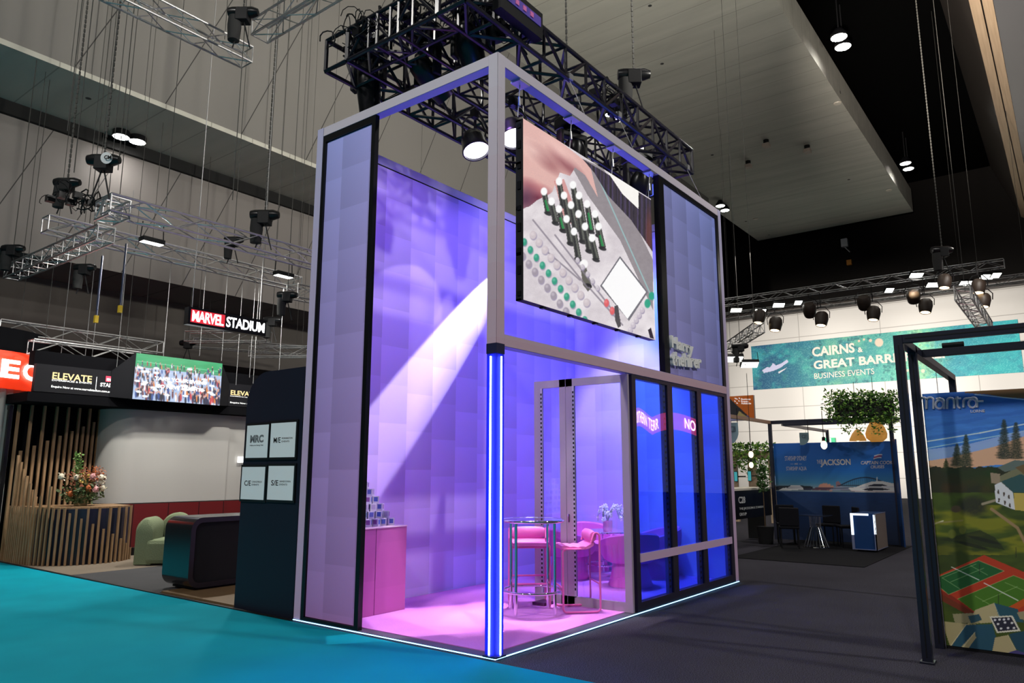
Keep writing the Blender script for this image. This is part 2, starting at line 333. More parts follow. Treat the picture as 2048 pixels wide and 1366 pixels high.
# slab
def conc_mat():
    t=NT('board_marked_concrete',.85); p=t.pos(); u=t.math('DIVIDE',p[0],1.15); fr=t.math('FRACT',u); ln=t.math('LESS_THAN',fr,.025)
    g=t.node('ShaderNodeNewGeometry'); mp=t.node('ShaderNodeMapping'); mp.inputs['Scale'].default_value=(1.2,.12,1); t.L.new(g.outputs['Position'],mp.inputs[0]); ns=t.node('ShaderNodeTexNoise'); ns.inputs['Scale'].default_value=1.5; ns.inputs['Detail'].default_value=6; t.L.new(mp.outputs[0],ns.inputs['Vector'])
    base=t.mix(ns.outputs[0],(.30,.295,.255),(.50,.49,.43)); base=t.mix(t.math('MULTIPLY',ln,.5),base,(.12,.12,.10))
    vo=t.node('ShaderNodeTexVoronoi'); vo.inputs['Scale'].default_value=.55; t.L.new(g.outputs['Position'],vo.inputs['Vector']); dot=t.math('LESS_THAN',vo.outputs[0],.045)
    t.L.new(t.mix(dot,base,(.03,.03,.03)),t.b.inputs['Base Color']); return t.m
conc=conc_mat()
SE=45.5
c=P('z',18,1590,0); ye=2.45
struct(MB().box(-30,SE,ye,12.4,18,19.5).build('ceiling_slab',conc))
struct(MB().box(-30,60,-30,34,20.5,21).build('ceiling',mat('black_ceiling',(.0015,.0015,.0015),.95,spec=.02)))
def joint_mat(name,c,step,tilt,wl=.012,dark=.35):
    t=NT(name,.7); p=t.pos(); q=t.math('SUBTRACT',p[0],t.math('MULTIPLY',p[2],tilt)); fr=t.math('FRACT',t.math('DIVIDE',q,step)); ln=t.math('LESS_THAN',fr,wl/step*2)
    g=t.node('ShaderNodeNewGeometry'); ns=t.node('ShaderNodeTexNoise'); ns.inputs['Scale'].default_value=.25; t.L.new(g.outputs['Position'],ns.inputs['Vector'])
    base=t.mix(ns.outputs[0],tuple(x*.85 for x in c),tuple(x*1.15 for x in c)); t.L.new(t.mix(ln,base,tuple(x*dark*.3 for x in c)),t.b.inputs['Base Color']); return t.m
pgrey=joint_mat('grey_wall_panel',(.145,.138,.128),2.0,.42); pbrown=joint_mat('brown_wall_panel',(.17,.155,.145),1.6,.42)
YW1=11.9; Z1=1.696+.5215*(YW1+4.377); YW2=-4.377+(Z1-1.696)/.4505; Z2=1.696+.262*(YW2+4.377); YW3=YW2+2.2; Z3=1.696+.155*(YW3+4.377)
XL=P('y',YW1,1425,560)[0]
struct(MB().box(-30,XL,YW1,YW2+.3,Z1+.02,18).build('wall_left',pgrey))
struct(MB().box(-30,XL,YW1-.03,YW2+.3,Z1-.1,Z1+.02).build('trim_2',conc))
struct(MB().box(-30,XL,YW2,YW3+.3,Z2,Z1-.1).build('wall_left_middle',pbrown))
struct(MB().box(-30,XL,YW2-.12,YW2,Z1-.42,Z1-.1).build('trim_3',mat('black_gap',(.004,.004,.004),.9)))
struct(MB().box(-30,XL,YW3,YW3+2.3,Z3,Z2).build('wall_left_lower',mat('dark_taupe_wall',(.11,.10,.09),.8)))
struct(MB().box(-30,XL,YW3+1.8,YW3+2.2,0,Z3).build('wall_left_base',mat('black_wall',(.03,.028,.027),.8)))
WX=47.0
wz=P('x',WX,1451,645)[2]
def tilew():
    t=NT('white_wall_panel',.6); p=t.pos(); a=t.math('LESS_THAN',t.math('FRACT',t.math('DIVIDE',p[1],5.2)),.008); b=t.math('LESS_THAN',t.math('FRACT',t.math('DIVIDE',t.math('ADD',p[2],.4),1.62)),.028)
    t.L.new(t.mix(t.math('MAXIMUM',a,b),(.74,.72,.69),(.42,.40,.38)),t.b.inputs['Base Color']); return t.m
struct(MB().box(WX,WX+.4,-16,34,0,wz).build('wall_right',tilew()))
struct(MB().box(WX-.3,WX+.4,-16,34,wz,wz+.55).build('trim_4',mat('bulkhead_grey',(.10,.09,.085),.5)))
struct(MB().box(WX+.05,WX+.4,-30,34,wz+.55,20.5).build('wall_right_upper',mat('near_black_wall',(.008,.007,.0065),.8,spec=.1)))
def bulk(s,z): return (-4.377+s*(z-1.696))
mtl=NT('brushed_dark_metal',.35); mtl.b.inputs['Metallic'].default_value=.6; mtl.b.inputs['Base Color'].default_value=(.10,.085,.075,1)
m_=MB()
def strip(sA,zA,sB,zB,m,nm):
    yA,yB=bulk(sA,zA),bulk(sB,zB); o=MB().prism([(-30,yA,zA),(-30,yB,zB),(-30,yB-.02,zB+.25),(-30,yA-.02,zA+.25)],(90,0,0)).build(nm,m); return struct(o)
timb=wood_mat('pale_timber_lining',(.34,.24,.15),(.44,.32,.21),(.2,5,5))
strip(.137,20.4,.088,16.9,mtl.m,'trim_5'); strip(.088,16.9,.0685,16.7,timb,'trim_6'); strip(.0655,16.66,.047,16.45,timb,'trim_7'); strip(.047,16.5,-.9,16.2,mat('grey_glass_soffit',(.09,.09,.095),.2,.3),'trim_8'); strip(.0690,16.8,.0650,16.8,black,'trim_9')
# ================================================================ THE BOOTH
A=2.957;B=6.0;H=6.0;T=.124;GZ=.03
bt=thing('exhibition_booth','tall lavender framed exhibition booth, two storeys high, with violet printed walls, at the centre','booth',(3,1.5,0))
pf=MB(); pf.box(0,B+.02,0,A,.0,GZ); pf.build('platform',mat('platform_edge_grey',(.06,.055,.085),.5),bt)
pk=carpet('pink_carpet',(.56,.19,.60),.10,200)
MB().box(.13,B-.02,.13,A-.08,GZ,GZ+.008).build('carpet',pk,bt)
e=MB(); e.box(-.008,0.0,-.008,A,.016,.023).box(-.008,B,-.008,0.0,.016,.023); e.build('led_strip',ledc,bt,label='thin glowing ice blue line around the platform edge')
# posts: two faced covers with black core
def post(x0,y0,x1,y1,z0,z1,faces,m):
    MB().box(x0+.006,x1-.006,y0+.006,y1-.006,z0,z1).build('post_core',black,bt)
    o=MB()
    if 'x' in faces: o.box(x0,x0+.006,y0+.008,y1-.001,z0,z1)
    if 'y' in faces: o.box(x0+.008,x1-.001,y0,y0+.006,z0,z1)
    o.build('post_cover',m,bt)
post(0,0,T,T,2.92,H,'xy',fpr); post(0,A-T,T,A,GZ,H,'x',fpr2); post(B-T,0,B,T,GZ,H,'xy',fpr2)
# lit base of the corner post
blp=mat('blue_gloss_panel',(.02,.03,.75),.55,spec=.1); dk=mat('navy_metal',(.012,.012,.05),.4)
MB().box(.004,T,.004,T,GZ,2.82).build('lit_post_panel',blp,bt,label='glossy royal blue panel behind the light tubes')
MB().box(-.002,T+.002,-.002,T+.002,2.82,2.92).build('post_collar',dk,bt)
MB().bar((-.012,.062,.05),(-.012,.062,2.79),.008,10).build('led_tube',led,bt,label='glowing blue white vertical light tube'); MB().bar((.062,-.012,.05),(.062,-.012,2.79),.008,10).build('led_tube',led,bt,label='glowing blue white vertical light tube')
MB().box(-.03,T,-.03,T,GZ,.045).build('post_foot',dk,bt)
# beams
def beam(x0,x1,y0,y1,z0,z1,face,m):
    MB().box(x0+.006,x1-.004,y0+.006,y1-.004,z0+.002,z1).build('beam_core',mat('blue_lit_underside',(.30,.30,.75),.4),bt)  # blue-violet light on the beam undersides is put into this base colour
    o=MB(); (o.box(x0,x0+.006,y0,y1,z0+.006,z1-.004) if face=='x' else o.box(x0,x1,y0,y0+.006,z0+.006,z1-.004)); o.build('beam_cover',m,bt)
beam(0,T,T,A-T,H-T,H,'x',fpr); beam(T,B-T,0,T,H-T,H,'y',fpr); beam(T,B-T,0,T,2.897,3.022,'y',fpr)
# walls
MB().box(0.02,B,A-.062,A,GZ,H-T-.02).build('wall_panel',lavw,bt,label='violet printed back wall panel, the long one')
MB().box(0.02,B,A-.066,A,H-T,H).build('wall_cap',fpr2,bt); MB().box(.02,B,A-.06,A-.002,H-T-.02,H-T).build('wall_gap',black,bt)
MB().box(B-.062,B,T,A-.062,GZ,H-T-.02).build('wall_panel',lavb,bt,label='blue violet printed end wall panel')
MB().box(B-.066,B,T,A-.066,H-T,H).build('wall_cap',fpr2,bt)
# left printed infill
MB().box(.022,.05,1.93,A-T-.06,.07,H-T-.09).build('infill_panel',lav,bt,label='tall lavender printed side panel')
o=MB(); o.box(.0,.06,1.86,1.925,GZ,H-T).box(.0,.06,A-T-.055,A-T,GZ,H-T).box(.0,.06,1.925,A-T-.055,H-T-.085,H-T).box(.0,.06,1.925,A-T-.055,GZ,.065); o.build('infill_trim',blackg,bt)
# right upper infill
MB().box(3.86,B-T-.10,.02,.05,3.03,H-T-.07).build('infill_panel',lavx,bt,label='periwinkle printed upper panel carrying the white name')
o=MB(); o.box(3.70,3.855,0.004,.09,3.022,H-T).box(B-T-.1,B-T,.0,.07,3.022,H-T).box(3.855,B-T-.1,.0,.07,H-T-.065,H-T); o.build('infill_trim',blackg,bt)
wl=mat('white_letter',(.85,.86,.84),.4)
ptext('Harry',((1341,702),(1385,717),(1341,671)),'y',.0,wl,'lettering',bt,off=.0,bold=.045,depth=.05)
ptext('thehirer',((1341,731),(1401,738),(1341,703)),'y',.0,wl,'lettering',bt,off=.0,bold=.045,depth=.05,space=.92)
# ---- screen
ys=.075; q=[P('y',ys,*k) for k in ((1048,235),(1045,598),(1308,680),(1305,402))]
X0,X1=.52,3.55; S0=q[1][2]; S1=5.50
X0=(q[0][0]+q[1][0])/2; X1=(q[2][0]+q[3][0])/2; S0=(q[1][2]+q[2][2])/2; S1=(q[0][2]+q[3][2])/2
def screen_art(X,Y,a,b):
    c=Cv(X,Y,(222,214,218)); n=fbm(X/9,Y/9,4,3)
    c.put(n*.35,(170,160,165)); c.put(np.clip((fbm(X/40,Y/30,3,9)-.45)*3,0,1)*.5,(255,250,250))
    # grey console top running down the diagonal
    c.poly([(1125,300),(1205,335),(1250,405),(1306,520),(1306,620),(1240,480),(1175,390)],(150,142,146)); c.put(inpoly(X,Y,[(1125,300),(1205,335),(1250,405),(1306,520),(1306,620),(1240,480),(1175,390)])*fbm(X/5,Y/5,3,4)*.4,(120,112,116))
    c.seg(1190,340,1306,600,1.2,col=(150,205,205),a=.7)
    # hand
    hand=[(1040,225),(1110,275),(1180,330),(1196,395),(1170,350),(1150,335),(1140,352),(1120,345),(1104,385),(1075,400),(1060,412),(1040,420)]
    c.put(inpoly(X,Y,hand),(222,176,168)); m=inpoly(X,Y,hand)
    c.put(m*np.clip(1-np.hypot((X-1075)/38,(Y-395)/30),0,1),(120,40,60)); c.put(m*ell(X,Y,1090,318,36,12,42,.6),(150,88,92),.85); c.put(m*ell(X,Y,1135,330,40,11,45,.6),(140,76,84),.8)
    c.put(m*ell(X,Y,1065,300,30,12,35,.9),(238,200,190),.8); c.put(m*ell(X,Y,1120,300,34,9,42,.8),(236,192,184),.9); c.put(m*ell(X,Y,1060,372,22,10,20,.9),(206,120,120),.8); c.put(m*ell(X,Y,1050,398,20,26,0,.8),(70,30,60),.8)
    c.poly([(1108,362),(1128,358),(1158,440),(1146,452),(1126,430)],(205,130,125),.75)
    # dark window blinds upper right
    c.poly([(1165,318),(1306,402),(1306,505),(1262,440),(1215,390),(1188,345)],(48,40,52)); m2=inpoly(X,Y,[(1165,318),(1306,402),(1306,505),(1262,440),(1215,390),(1188,345)])
    c.put(m2*(np.sin(X*.75)>.55),(84,70,120),.5); c.put(m2*(np.sin(X*.55+2)>.8),(24,20,26),.8); c.poly([(1214,342),(1277,380),(1277,418),(1245,388)],(250,246,240)); c.put(m2*ell(X,Y,1298,470,7,45,0,.5),(120,60,50),.6)
    # faders: dark ribbed stems with bright caps
    P_=[(1088,385),(1118,365),(1146,372),(1103,405),(1128,393),(1158,393),(1118,420),(1142,412),(1174,410),(1190,430),(1133,440),(1157,430),(1197,455),(1170,455),(1148,465),(1184,478)]
    for i,(x,y) in enumerate(P_):
        hh=40+6*((i*7)%3); c.poly([(x-5,y),(x+6,y+2),(x+15,y+hh),(x+3,y+hh+4)],(62,64,60)); c.poly([(x-2,y+4),(x+0,y+4),(x+8,y+hh),(x+5,y+hh)],(30,30,34)); c.poly([(x+2,y+5),(x+4,y+5),(x+12,y+hh-3),(x+10,y+hh-3)],(112,116,106),.8)
        if i in (0,6,8,12): c.poly([(x+1,y+16),(x+4,y+14),(x+11,y+hh-3),(x+6,y+hh-2)],(30,140,70),.9)
        c.ell(x+8,y+hh+2,8,4,20,col=(26,26,30),a=.9); c.ell(x,y-2,6.5,8,0,col=(252,252,250))
    c.poly([(1160,530),(1172,533),(1184,575),(1176,583),(1166,570)],(92,90,82)); c.ell(1168,528,8,9,col=(250,248,246)); c.ell(1177,571,7,4,20,col=(24,22,30))
    # panel grooves
    for s in ((1066,440,1175,575),(1110,470,1240,640),(1178,575,1245,650),(1096,505,1160,560)): c.seg(*s,1.6,col=(128,120,132),a=.8)
    # white display
    c.poly([(1240,512),(1296,584),(1258,642),(1200,572)],(110,108,116)); c.poly([(1240,517),(1292,584),(1255,638),(1204,571)],(253,252,252))
    def row(n,x,y,dx,dy,rx,ry,col,hi):
        for i in range(n):
            cx,cy=x+dx*i,y+dy*i; c.ell(cx+1,cy+2,rx*1.05,ry*1.05,0,col=(150,140,165),a=.9); c.ell(cx,cy,rx,ry,0,col=col); c.ell(cx-1.2,cy-2.5,rx*.5,ry*.4,0,col=hi,a=.6,soft=.5)
    row(11,1048.5,484,12.1,15.6,5.4,7.6,(46,152,122),(110,200,170)); row(8,1045,512,12.4,15.8,6.0,8,(158,148,160),(205,196,204)); row(10,1066,470,11.9,15.0,6.6,8.2,(204,192,196),(226,216,218))
    row(5,1155,520,10,14,4,5.5,(196,188,196),(230,224,228)); row(2,1213,606,11.4,15.6,5,8,(222,92,96),(240,140,140)); c.ell(1295,607,6,9,col=(40,160,128)); c.ell(1303.5,592,6,8,col=(40,160,128)); 
    row(5,1284,620,-6,10,4.5,6,(200,190,200),(235,228,232)); c.poly([(1229,612),(1236,610),(1242,652),(1236,656),(1230,640)],(70,66,70)); c.poly([(1296,660),(1302,655),(1308,678),(1300,676)],(40,30,44))
    c.put(hsh(np.floor(X*1.3),np.floor(Y*1.3),2)*.10,(120,110,130)); return c
sn=thing('led_video_wall','large hanging video wall showing a hand above a mixing console','screen',((X0+X1)/2,ys,S0))
poster('screen_face',(X0,ys,S0),(X1-X0,0,0),(0,0,S1-S0),300,330,screen_art,vcol_mat('led_picture',emit=1.05),sn)
o=MB(); o.box(X0,X1,ys+.006,ys+.03,S0,S1)
for k in range(7): x=X0+(X1-X0)*k/6; o.box(max(X0,x-.02),min(X1,x+.02),ys+.03,ys+.10,S0,S1)
for k in range(5): z=S0+(S1-S0)*k/4; o.box(X0,X1,ys+.03,ys+.10,max(S0,z-.02),min(S1,z+.02))
o.build('cabinet_frame',black,sn)
o=MB()
for k in range(9):
    z=S0+.05+(S1-S0-.15)*k/8; o.box(X0-.012,X0,ys+.03,ys+.075,z,z+.09 if k%2 else z+.05)
for k in range(5): x=X0+.55*(k+.7); o.box(x,x+.06,ys+.02,ys+.07,S0-.02,S0)
o.build('latch',blackg,sn)
for px in ((1043,165),(1143,237),(1225,295),(1298,345)):
    x=P('z',5.88,*px)[0]
    h=thing('screen_hanger','slim cable hanger clamped under the booth top beam, %s along the video wall'%({1043:'first',1143:'second',1225:'third',1298:'last'}[px[0]]),'hanger',(x,.07,S1))
    MB().box(x-.09,x+.09,.0,.13,H-T-.022,H-T-.002).build('beam_clamp',dalu,h); MB().bar((x,.07,H-T-.02),(x,.1,S1),.006).build('cable',steel,h); MB().bar((x,.075,S1+.12),(x,.08,S1+.22),.014).build('turnbuckle',dalu,h)
# ---- glass partition, plane x = 2.64
gp=thing('glass_partition','clear glass partition with mauve metal frame and glazed door, standing inside the booth','partition',(2.64,.7,GZ))
gz0,gz1=GZ+.005,2.89; fm=mat('mauve_grey_metal',(.40,.34,.40),.4,.2); PX=2.62; PX2=2.66
for y0,y1 in ((0.01,.11),(.83,.93),(.935,1.03),(1.34,1.44)): MB().box(PX,PX2,y0,y1,gz0,gz1).build('jamb',fm,gp)
MB().box(PX,PX2,.11,1.34,gz1-.10,gz1-.001).build('top_rail',fm,gp); MB().box(PX,PX2,.11,1.34,gz0,gz0+.11).build('bottom_rail',fm,gp)
o=MB()
for z in np.arange(.22,2.7,.055):
    o.box(PX-.004,PX,1.315,1.335,z,z+.028).box(PX-.004,PX,.805,.825,z,z+.028)
o.build('perforated_strip',black,gp,label='black dotted strip beside the glass'); MB().box(PX,PX+.03,1.31,1.34,gz0+.1,gz1-.1).box(PX,PX+.03,.80,.83,gz0+.1,gz1-.1).build('strip_backing',mat('pale_lilac_metal',(.5,.45,.6),.4),gp)
gcl=glass_mat('clear_glass',(.93,.93,.97),.05)
MB().box(PX+.018,PX+.022,.11,.80,gz0+.11,gz1-.1).build('glass_pane',gcl,gp); MB().box(PX+.018,PX+.022,1.03,1.31,gz0+.11,gz1-.1).build('glass_pane',gcl,gp)
MB().bar((PX-.02,.89,1.05),(PX-.02,.89,1.15),.012).build('door_handle',chrome,gp)
# ---- tinted window unit on the right face
wu=thing('tinted_window_unit','black framed window wall with blue tinted panes and a lavender middle rail','window',(4.2,.03,GZ))
WX0,WX1=2.72,B-T; wz0,wz1=GZ+.005,2.892; dkp=mat('dark_plum_metal',(.018,.014,.03),.35)
o=MB(); o.box(WX0,WX0+.10,.0,.10,wz0,wz1).box(WX1-.11,WX1,.0,.09,wz0,wz1).box(WX0+.10,WX1-.11,.0,.08,wz0,wz0+.10).box(WX0+.10,WX1-.11,.0,.08,wz1-.045,wz1); o.build('outer_frame',dkp,wu)
bg=glass_mat('blue_tinted_glass',(.34,.60,1.0),.10)
ux=[P('y',.0,1331,900)[0],P('y',0,1392,900)[0]]
edges=[WX0+.10,ux[0]+.0,ux[1]+.0,WX1-.11]
pb=mat('blue_lit_perforated_steel',(.03,.07,.30),.4,.3)  # blue light falling on the perforated uprights, put into their colour
for i,x in enumerate(ux):
    MB().box(x+.12,x+.27,.0,.07,wz0+.1,wz1-.045).build('mullion',dkp,wu); 
for x in (ux[0]+.02,ux[1]+.02,WX1-.21):
    MB().box(x,x+.10,.03,.07,wz0+.1,wz1-.045).build('upright',pb,wu); o=MB()
    for z in np.arange(.2,2.8,.075): o.box(x+.03,x+.065,.026,.03,z,z+.03)
    o.build('slot_row',black,wu)
for a,b in ((WX0+.1,ux[0]+.12),(ux[0]+.27,ux[1]+.12),(ux[1]+.27,WX1-.11)): MB().box(a,b,.018,.022,wz0+.1,wz1-.045).build('tinted_pane',bg,wu)
MB().box(P('y',0,1280,1112)[0],P('y',0,1463,1080)[0],-.012,.0,.60,.702).build('middle_rail',fpr2,wu,label='lavender horizontal rail across the panes')
# ---- plinths
pm=print_mat('magenta_plinth_print',0,(0,1.2,(.36,.07,.30),(.50,.11,.36),(.36,.09,.34),(.45,.12,.40)),.5,.12)
for a,b,l in ((.645,1.14,'pink display plinth, the right one, at the end against the violet wall'),(.14,.64,'pink display plinth, the left one, partly behind the side panel')):
    t=thing('display_plinth',l,'plinth',((a+b)/2,2.6,GZ+.008),'pink plinths'); MB().box(a,b,2.32,2.88,GZ+.009,1.02).build('body',pm,t,bevel=.004); MB().box(a-.004,b+.004,2.315,2.88,1.02,1.034).build('top',mat('pale_pink_top',(.85,.6,.8),.3),t)
# boxes pyramid
bc=[srgb(k) for k in ((70,90,190),(120,130,205),(150,90,160),(190,150,200),(110,170,210),(205,190,225),(90,110,200))]
bw=mat('box_card',(.86,.82,.92),.5); bxm=[mat('box_label_%d'%i,c,.5) for i,c in enumerate(bc)]; z0=1.035; s=.087; rr=random.Random(3)
rows=[(7,2),(6,2),(5,2),(4,2),(3,1),(2,1)]; cxs=.62; n=0; ordn=['bottom','second','third','fourth','fifth','top']; col=['left end','second from left','third from left','fourth from left','fifth from left','sixth from left','seventh from left']
for lv,(nn_,dp) in enumerate(rows):
    for i in range(nn_):
        for j in range(dp):
            x=cxs+(i-(nn_-1)/2)*(s+.034)+rr.uniform(-.006,.006); y=2.44+j*(s+.02)+.05*lv*.6; z=z0+lv*(s+.001)
            t=thing('gift_box','small printed cube box in the stacked pyramid, %s row, %s, %s'%(ordn[lv],col[i],'front' if j==0 else 'behind'),'box',(x,y,z),'cube boxes stacked on the plinths')
            a=rr.uniform(-.25,.25)+R(38); ex=(math.cos(a),math.sin(a),0); ey=(-math.sin(a),math.cos(a),0); h=s/2*.86
            MB().obox((x,y,z+s/2),ex,ey,(0,0,1),h,h,s/2).build('carton',bw,t)
            k=rr.randrange(7); 
            o=MB().obox((x-ey[0]*(h+.001),y-ey[1]*(h+.001),z+s/2+.008),ex,ey,(0,0,1),h*.62,.001,s*.3); o.build('label_patch',bxm[k],t)
            o=MB().obox((x-ex[0]*(h+.001),y-ex[1]*(h+.001),z+s/2+.008),ex,ey,(0,0,1),.001,h*.62,s*.3); o.build('label_patch',bxm[(k+3)%7],t)
# orchid vase at the plinth's left, mostly behind the panel
orm=mat('orchid_pink',(.85,.35,.6),.5); grn=mat('leaf_green',(.08,.30,.08),.5); orw=mat('orchid_white',(.9,.85,.9),.5)
def petal(o,c,r,rr_):
    for k in range(5):
        a=2*PI*k/5+rr_.random(); o.ball((c[0]+math.cos(a)*r*.7,c[1]-.01,c[2]+math.sin(a)*r*.7),r*.55,r*.2,r*.55,6,4)
v=thing('orchid_vase','pink orchid stems in a slim vase on the plinth, peeking past the side panel','flowers',(.24,2.5,1.035))
MB().lathe([(.0,0),(.05,0),(.055,.1),(.03,.2),(.035,.22)],14,(.24,2.5,1.036)).build('vase',mat('lilac_ceramic',(.5,.4,.7),.2),v,True)
MB().tube([(.24,2.5,1.2),(.22,2.48,1.5),(.27,2.46,1.72),(.40,2.44,1.66)],.005).tube([(.24,2.5,1.2),(.3,2.48,1.35),(.40,2.46,1.36)],.004).build('stem',grn,v)
o=MB(); [petal(o,p,.032,rr) for p in ((.39,2.44,1.28),(.37,2.44,1.36),(.34,2.45,1.42),(.41,2.44,1.20),(.40,2.44,1.68),(.43,2.44,1.60))]; o.build('blossom',orm,v,True)
MB().ball((.37,2.43,1.72),.05,.01,.02).build('leaf',grn,v,True)
# ---- bar table
tbx,tby=1.90,.96
bt2=thing('bar_table','tall round chrome bar table with glass top and ring footrest','table',(tbx,tby,GZ+.008))
for sx,sy in ((-1,0),(1,0),(0,-1),(0,1)):
    x,y=tbx+sx*.325*.995,tby+sy*.325*.995; MB().bar((x,y,GZ+.009),(x,y,1.09),.0195,14).build('leg',chrome,bt2,True)
ring=lambda r,z,n=40:[(tbx+r*math.cos(2*PI*i/n),tby+r*math.sin(2*PI*i/n),z) for i in range(n)]
MB().tube(ring(.37,1.105),.02,10,True).build('rim',chrome,bt2,True); MB().tube(ring(.345,.30),.016,10,True).build('foot_ring',chrome,bt2,True)
MB().lathe([(0,1.10),(.355,1.10),(.355,1.118),(0,1.118)],40,(tbx,tby,0)).build('glass_top',glass_mat('table_glass',(.75,.8,.85),.5,.05),bt2)
# ---- bar stool (local: faces -x, seat width along y)
pnk=mat('pink_leather',(.90,.20,.62),.4); pnt=mat('pink_tube',(.85,.16,.50),.3)
def arc(cx,cz,r,a0,a1,y,n=5): return [(cx+r*math.cos(R(a0+(a1-a0)*i/n)),y,cz+r*math.sin(R(a0+(a1-a0)*i/n))) for i in range(n+1)]
st=thing('bar_stool','pink tube bar stool with padded seat, facing left beside the bar table','stool',(0,0,0),'pink bar stools')
for y in (-.235,.235):
    pts=[(-.20,y,.74)]+arc(-.18,.045,.045,180,270,y)[0:]+arc(.18,.045,.045,270,360,y)+[(.225,y,.60)]+arc(.19,.90,.035,0,150,y)+[(.06,y*.9,.78)]
    pts=[(-.225,y,.70)]+arc(-.18,.062,.045,180,270,y)+arc(.18,.062,.045,270,360,y)+arc(.185,.88,.04,0,130,y)+[(.12,y,.80)]
    MB().tube([(-.16,y,.735)]+[(-.21,y,.735)]+pts,.0125,8).build('sled_leg',pnt,st,True)
[MB().bar((x,-.235,z),(x,.235,z),.011,8).build('stretcher',pnt,st,True) for x,z in ((-.225,.29),(.225,.33),(-.2,.72))]
MB().bar((.05,-.235,.74),(.05,.235,.74),.011,8).bar((.0,-.235,.735),(-.16,-.235,.735),.011).bar((.0,.235,.735),(-.16,.235,.735),.011).build('seat_rail',pnt,st,True)
def sweep_pad(prof,y0,y1,name,parent,ny=8):
    o=MB(); n=len(prof); vs=[]
    for j in range(ny+1):
        t=j/ny; y=y0+(y1-y0)*t; k=1-.25*abs(2*t-1)**6
        cx=sum(p[0] for p in prof)/n; cz=sum(p[1] for p in prof)/n
        vs+=[(cx+(p[0]-cx)*(.9+.1*k),y,cz+(p[1]-cz)*k) for p in prof]
    f=[(j*n+i,j*n+(i+1)%n,(j+1)*n+(i+1)%n,(j+1)*n+i) for j in range(ny) for i in range(n)]+[tuple(reversed(range(n))),tuple(range(ny*n,ny*n+n))]
    o.add(vs,f); return o.build(name,pnk,parent,True)
top_=[]; bot_=[]
for i in range(25):
    x=-.235+.40*i/24; z=.775-.02*math.sin(PI*i/24)+(.05*max(0,(x-.05)/.12)**2)+.012*abs(math.sin(PI*(i/24)*4)); top_.append((x,z)); bot_.append((x,.735-.02*math.sin(PI*i/24)+.05*max(0,(x-.05)/.12)**2))
sweep_pad(top_+bot_[::-1],-.22,.22,'seat',st)
sweep_pad([(.155+.055*math.cos(2*PI*i/14)*.75,.875+.075*math.sin(2*PI*i/14)) for i in range(14)],-.215,.215,'backrest',st)
st.location=(2.385,.64,GZ+.009); st.rotation_euler=(0,0,R(-44))
dup(st,(2.27,1.28,GZ+.009),R(42),'pink tube bar stool with padded seat, behind the bar table and facing the front corner','pink bar stools')
t=MB().box(2.34,2.58,1.10,1.28,GZ+.009,.075).build('floor_outlet_box',mat('plum_box',(.12,.03,.12),.5)); tag(t,'small dark purple box lying on the pink carpet behind the bar table','box')
# ---- tub chairs (local faces -x)
vel=mat('pink_velvet',(.80,.16,.55),.85,bump=(60,.2)); 
def tub():
    t=thing('tub_chair','x','chair',(0,0,0),'pink tub chairs'); n=40; rows=[]
    body=MB(); prof=[(.30,.345),(.37,.40),(.415,.52),(.43,.66),(.425,.76),(.40,.785),(.355,.76),(.34,.6),(.33,.45)]
    vs=[]; 
    for i in range(n):
        a=2*PI*i/n; c=math.cos(a); hk=.5+.5*c; hk=hk**.6  # front (a=pi) low
        for r,z in prof: zz=.345+(z-.345)*(.30+.70*hk); vs.append((r*math.cos(a),r*math.sin(a)*1.02,zz))
    m=len(prof); f=[(i*m+j,((i+1)%n)*m+j,((i+1)%n)*m+j+1,i*m+j+1) for i in range(n) for j in range(m-1)]
    body.add(vs,f).build('shell',vel,t,True)
    MB().lathe([(0,.36),(.30,.345),(.345,.39),(.34,.45),(.28,.475),(0,.48)],32,(-.02,0,0)).build('seat_cushion',vel,t,True)
    MB().lathe([(0,.012),(.315,.012),(.32,.03),(.27,.20),(.25,.36),(0,.36)],32).build('pedestal',vel,t,True); MB().lathe([(0,0),(.31,0),(.31,.012),(0,.012)],28).build('base_plate',chrome,t)
    return t
tc_=tub(); tc_.location=(4.42,1.02,GZ+.009); tc_.rotation_euler=(0,0,R(-130)); tc_['label']='pink velvet tub chair nearest the front, behind the right bar stool'
dup(tc_,(4.55,2.18,GZ+.009),R(150),'pink velvet tub chair at the left of the glass lounge table')
dup(tc_,(5.52,2.38,GZ+.009),R(50),'pink velvet tub chair at the far side of the glass lounge table, by the corner')
dup(tc_,(5.50,1.16,GZ+.009),R(-45),'velvet tub chair seen through the blue tinted window')
# lounge table
lx,ly=5.0,1.72
t=thing('lounge_table','round glass lounge table with chrome legs among the tub chairs','table',(lx,ly,GZ+.009))
rg=lambda r,z,n=36:[(lx+r*math.cos(2*PI*i/n),ly+r*math.sin(2*PI*i/n),z) for i in range(n)]
for k in range(4): a=R(45+90*k); x,y=lx+.33*math.cos(a),ly+.33*math.sin(a); MB().bar((x,y,GZ+.009),(x,y,.74),.017,12).build('leg',chrome,t,True)
MB().tube(rg(.40,.745),.014,8,True).build('rim',chrome,t,True); MB().tube(rg(.34,.25),.013,8,True).build('foot_ring',chrome,t,True); MB().lathe([(0,.742),(.39,.742),(.39,.756),(0,.756)],36,(lx,ly,0)).build('glass_top',MT['table_glass'],t)
v=thing('orchid_arrangement','white and pink orchids arching from a short glass vase on the lounge table','flowers',(lx,ly,.757))
MB().lathe([(.07,0),(.075,.02),(.075,.16),(.07,.16)],16,(lx,ly,.757)).build('vase',mat('pink_glass',(.8,.3,.6),.1),v,True)
stm=MB(); bl=MB()
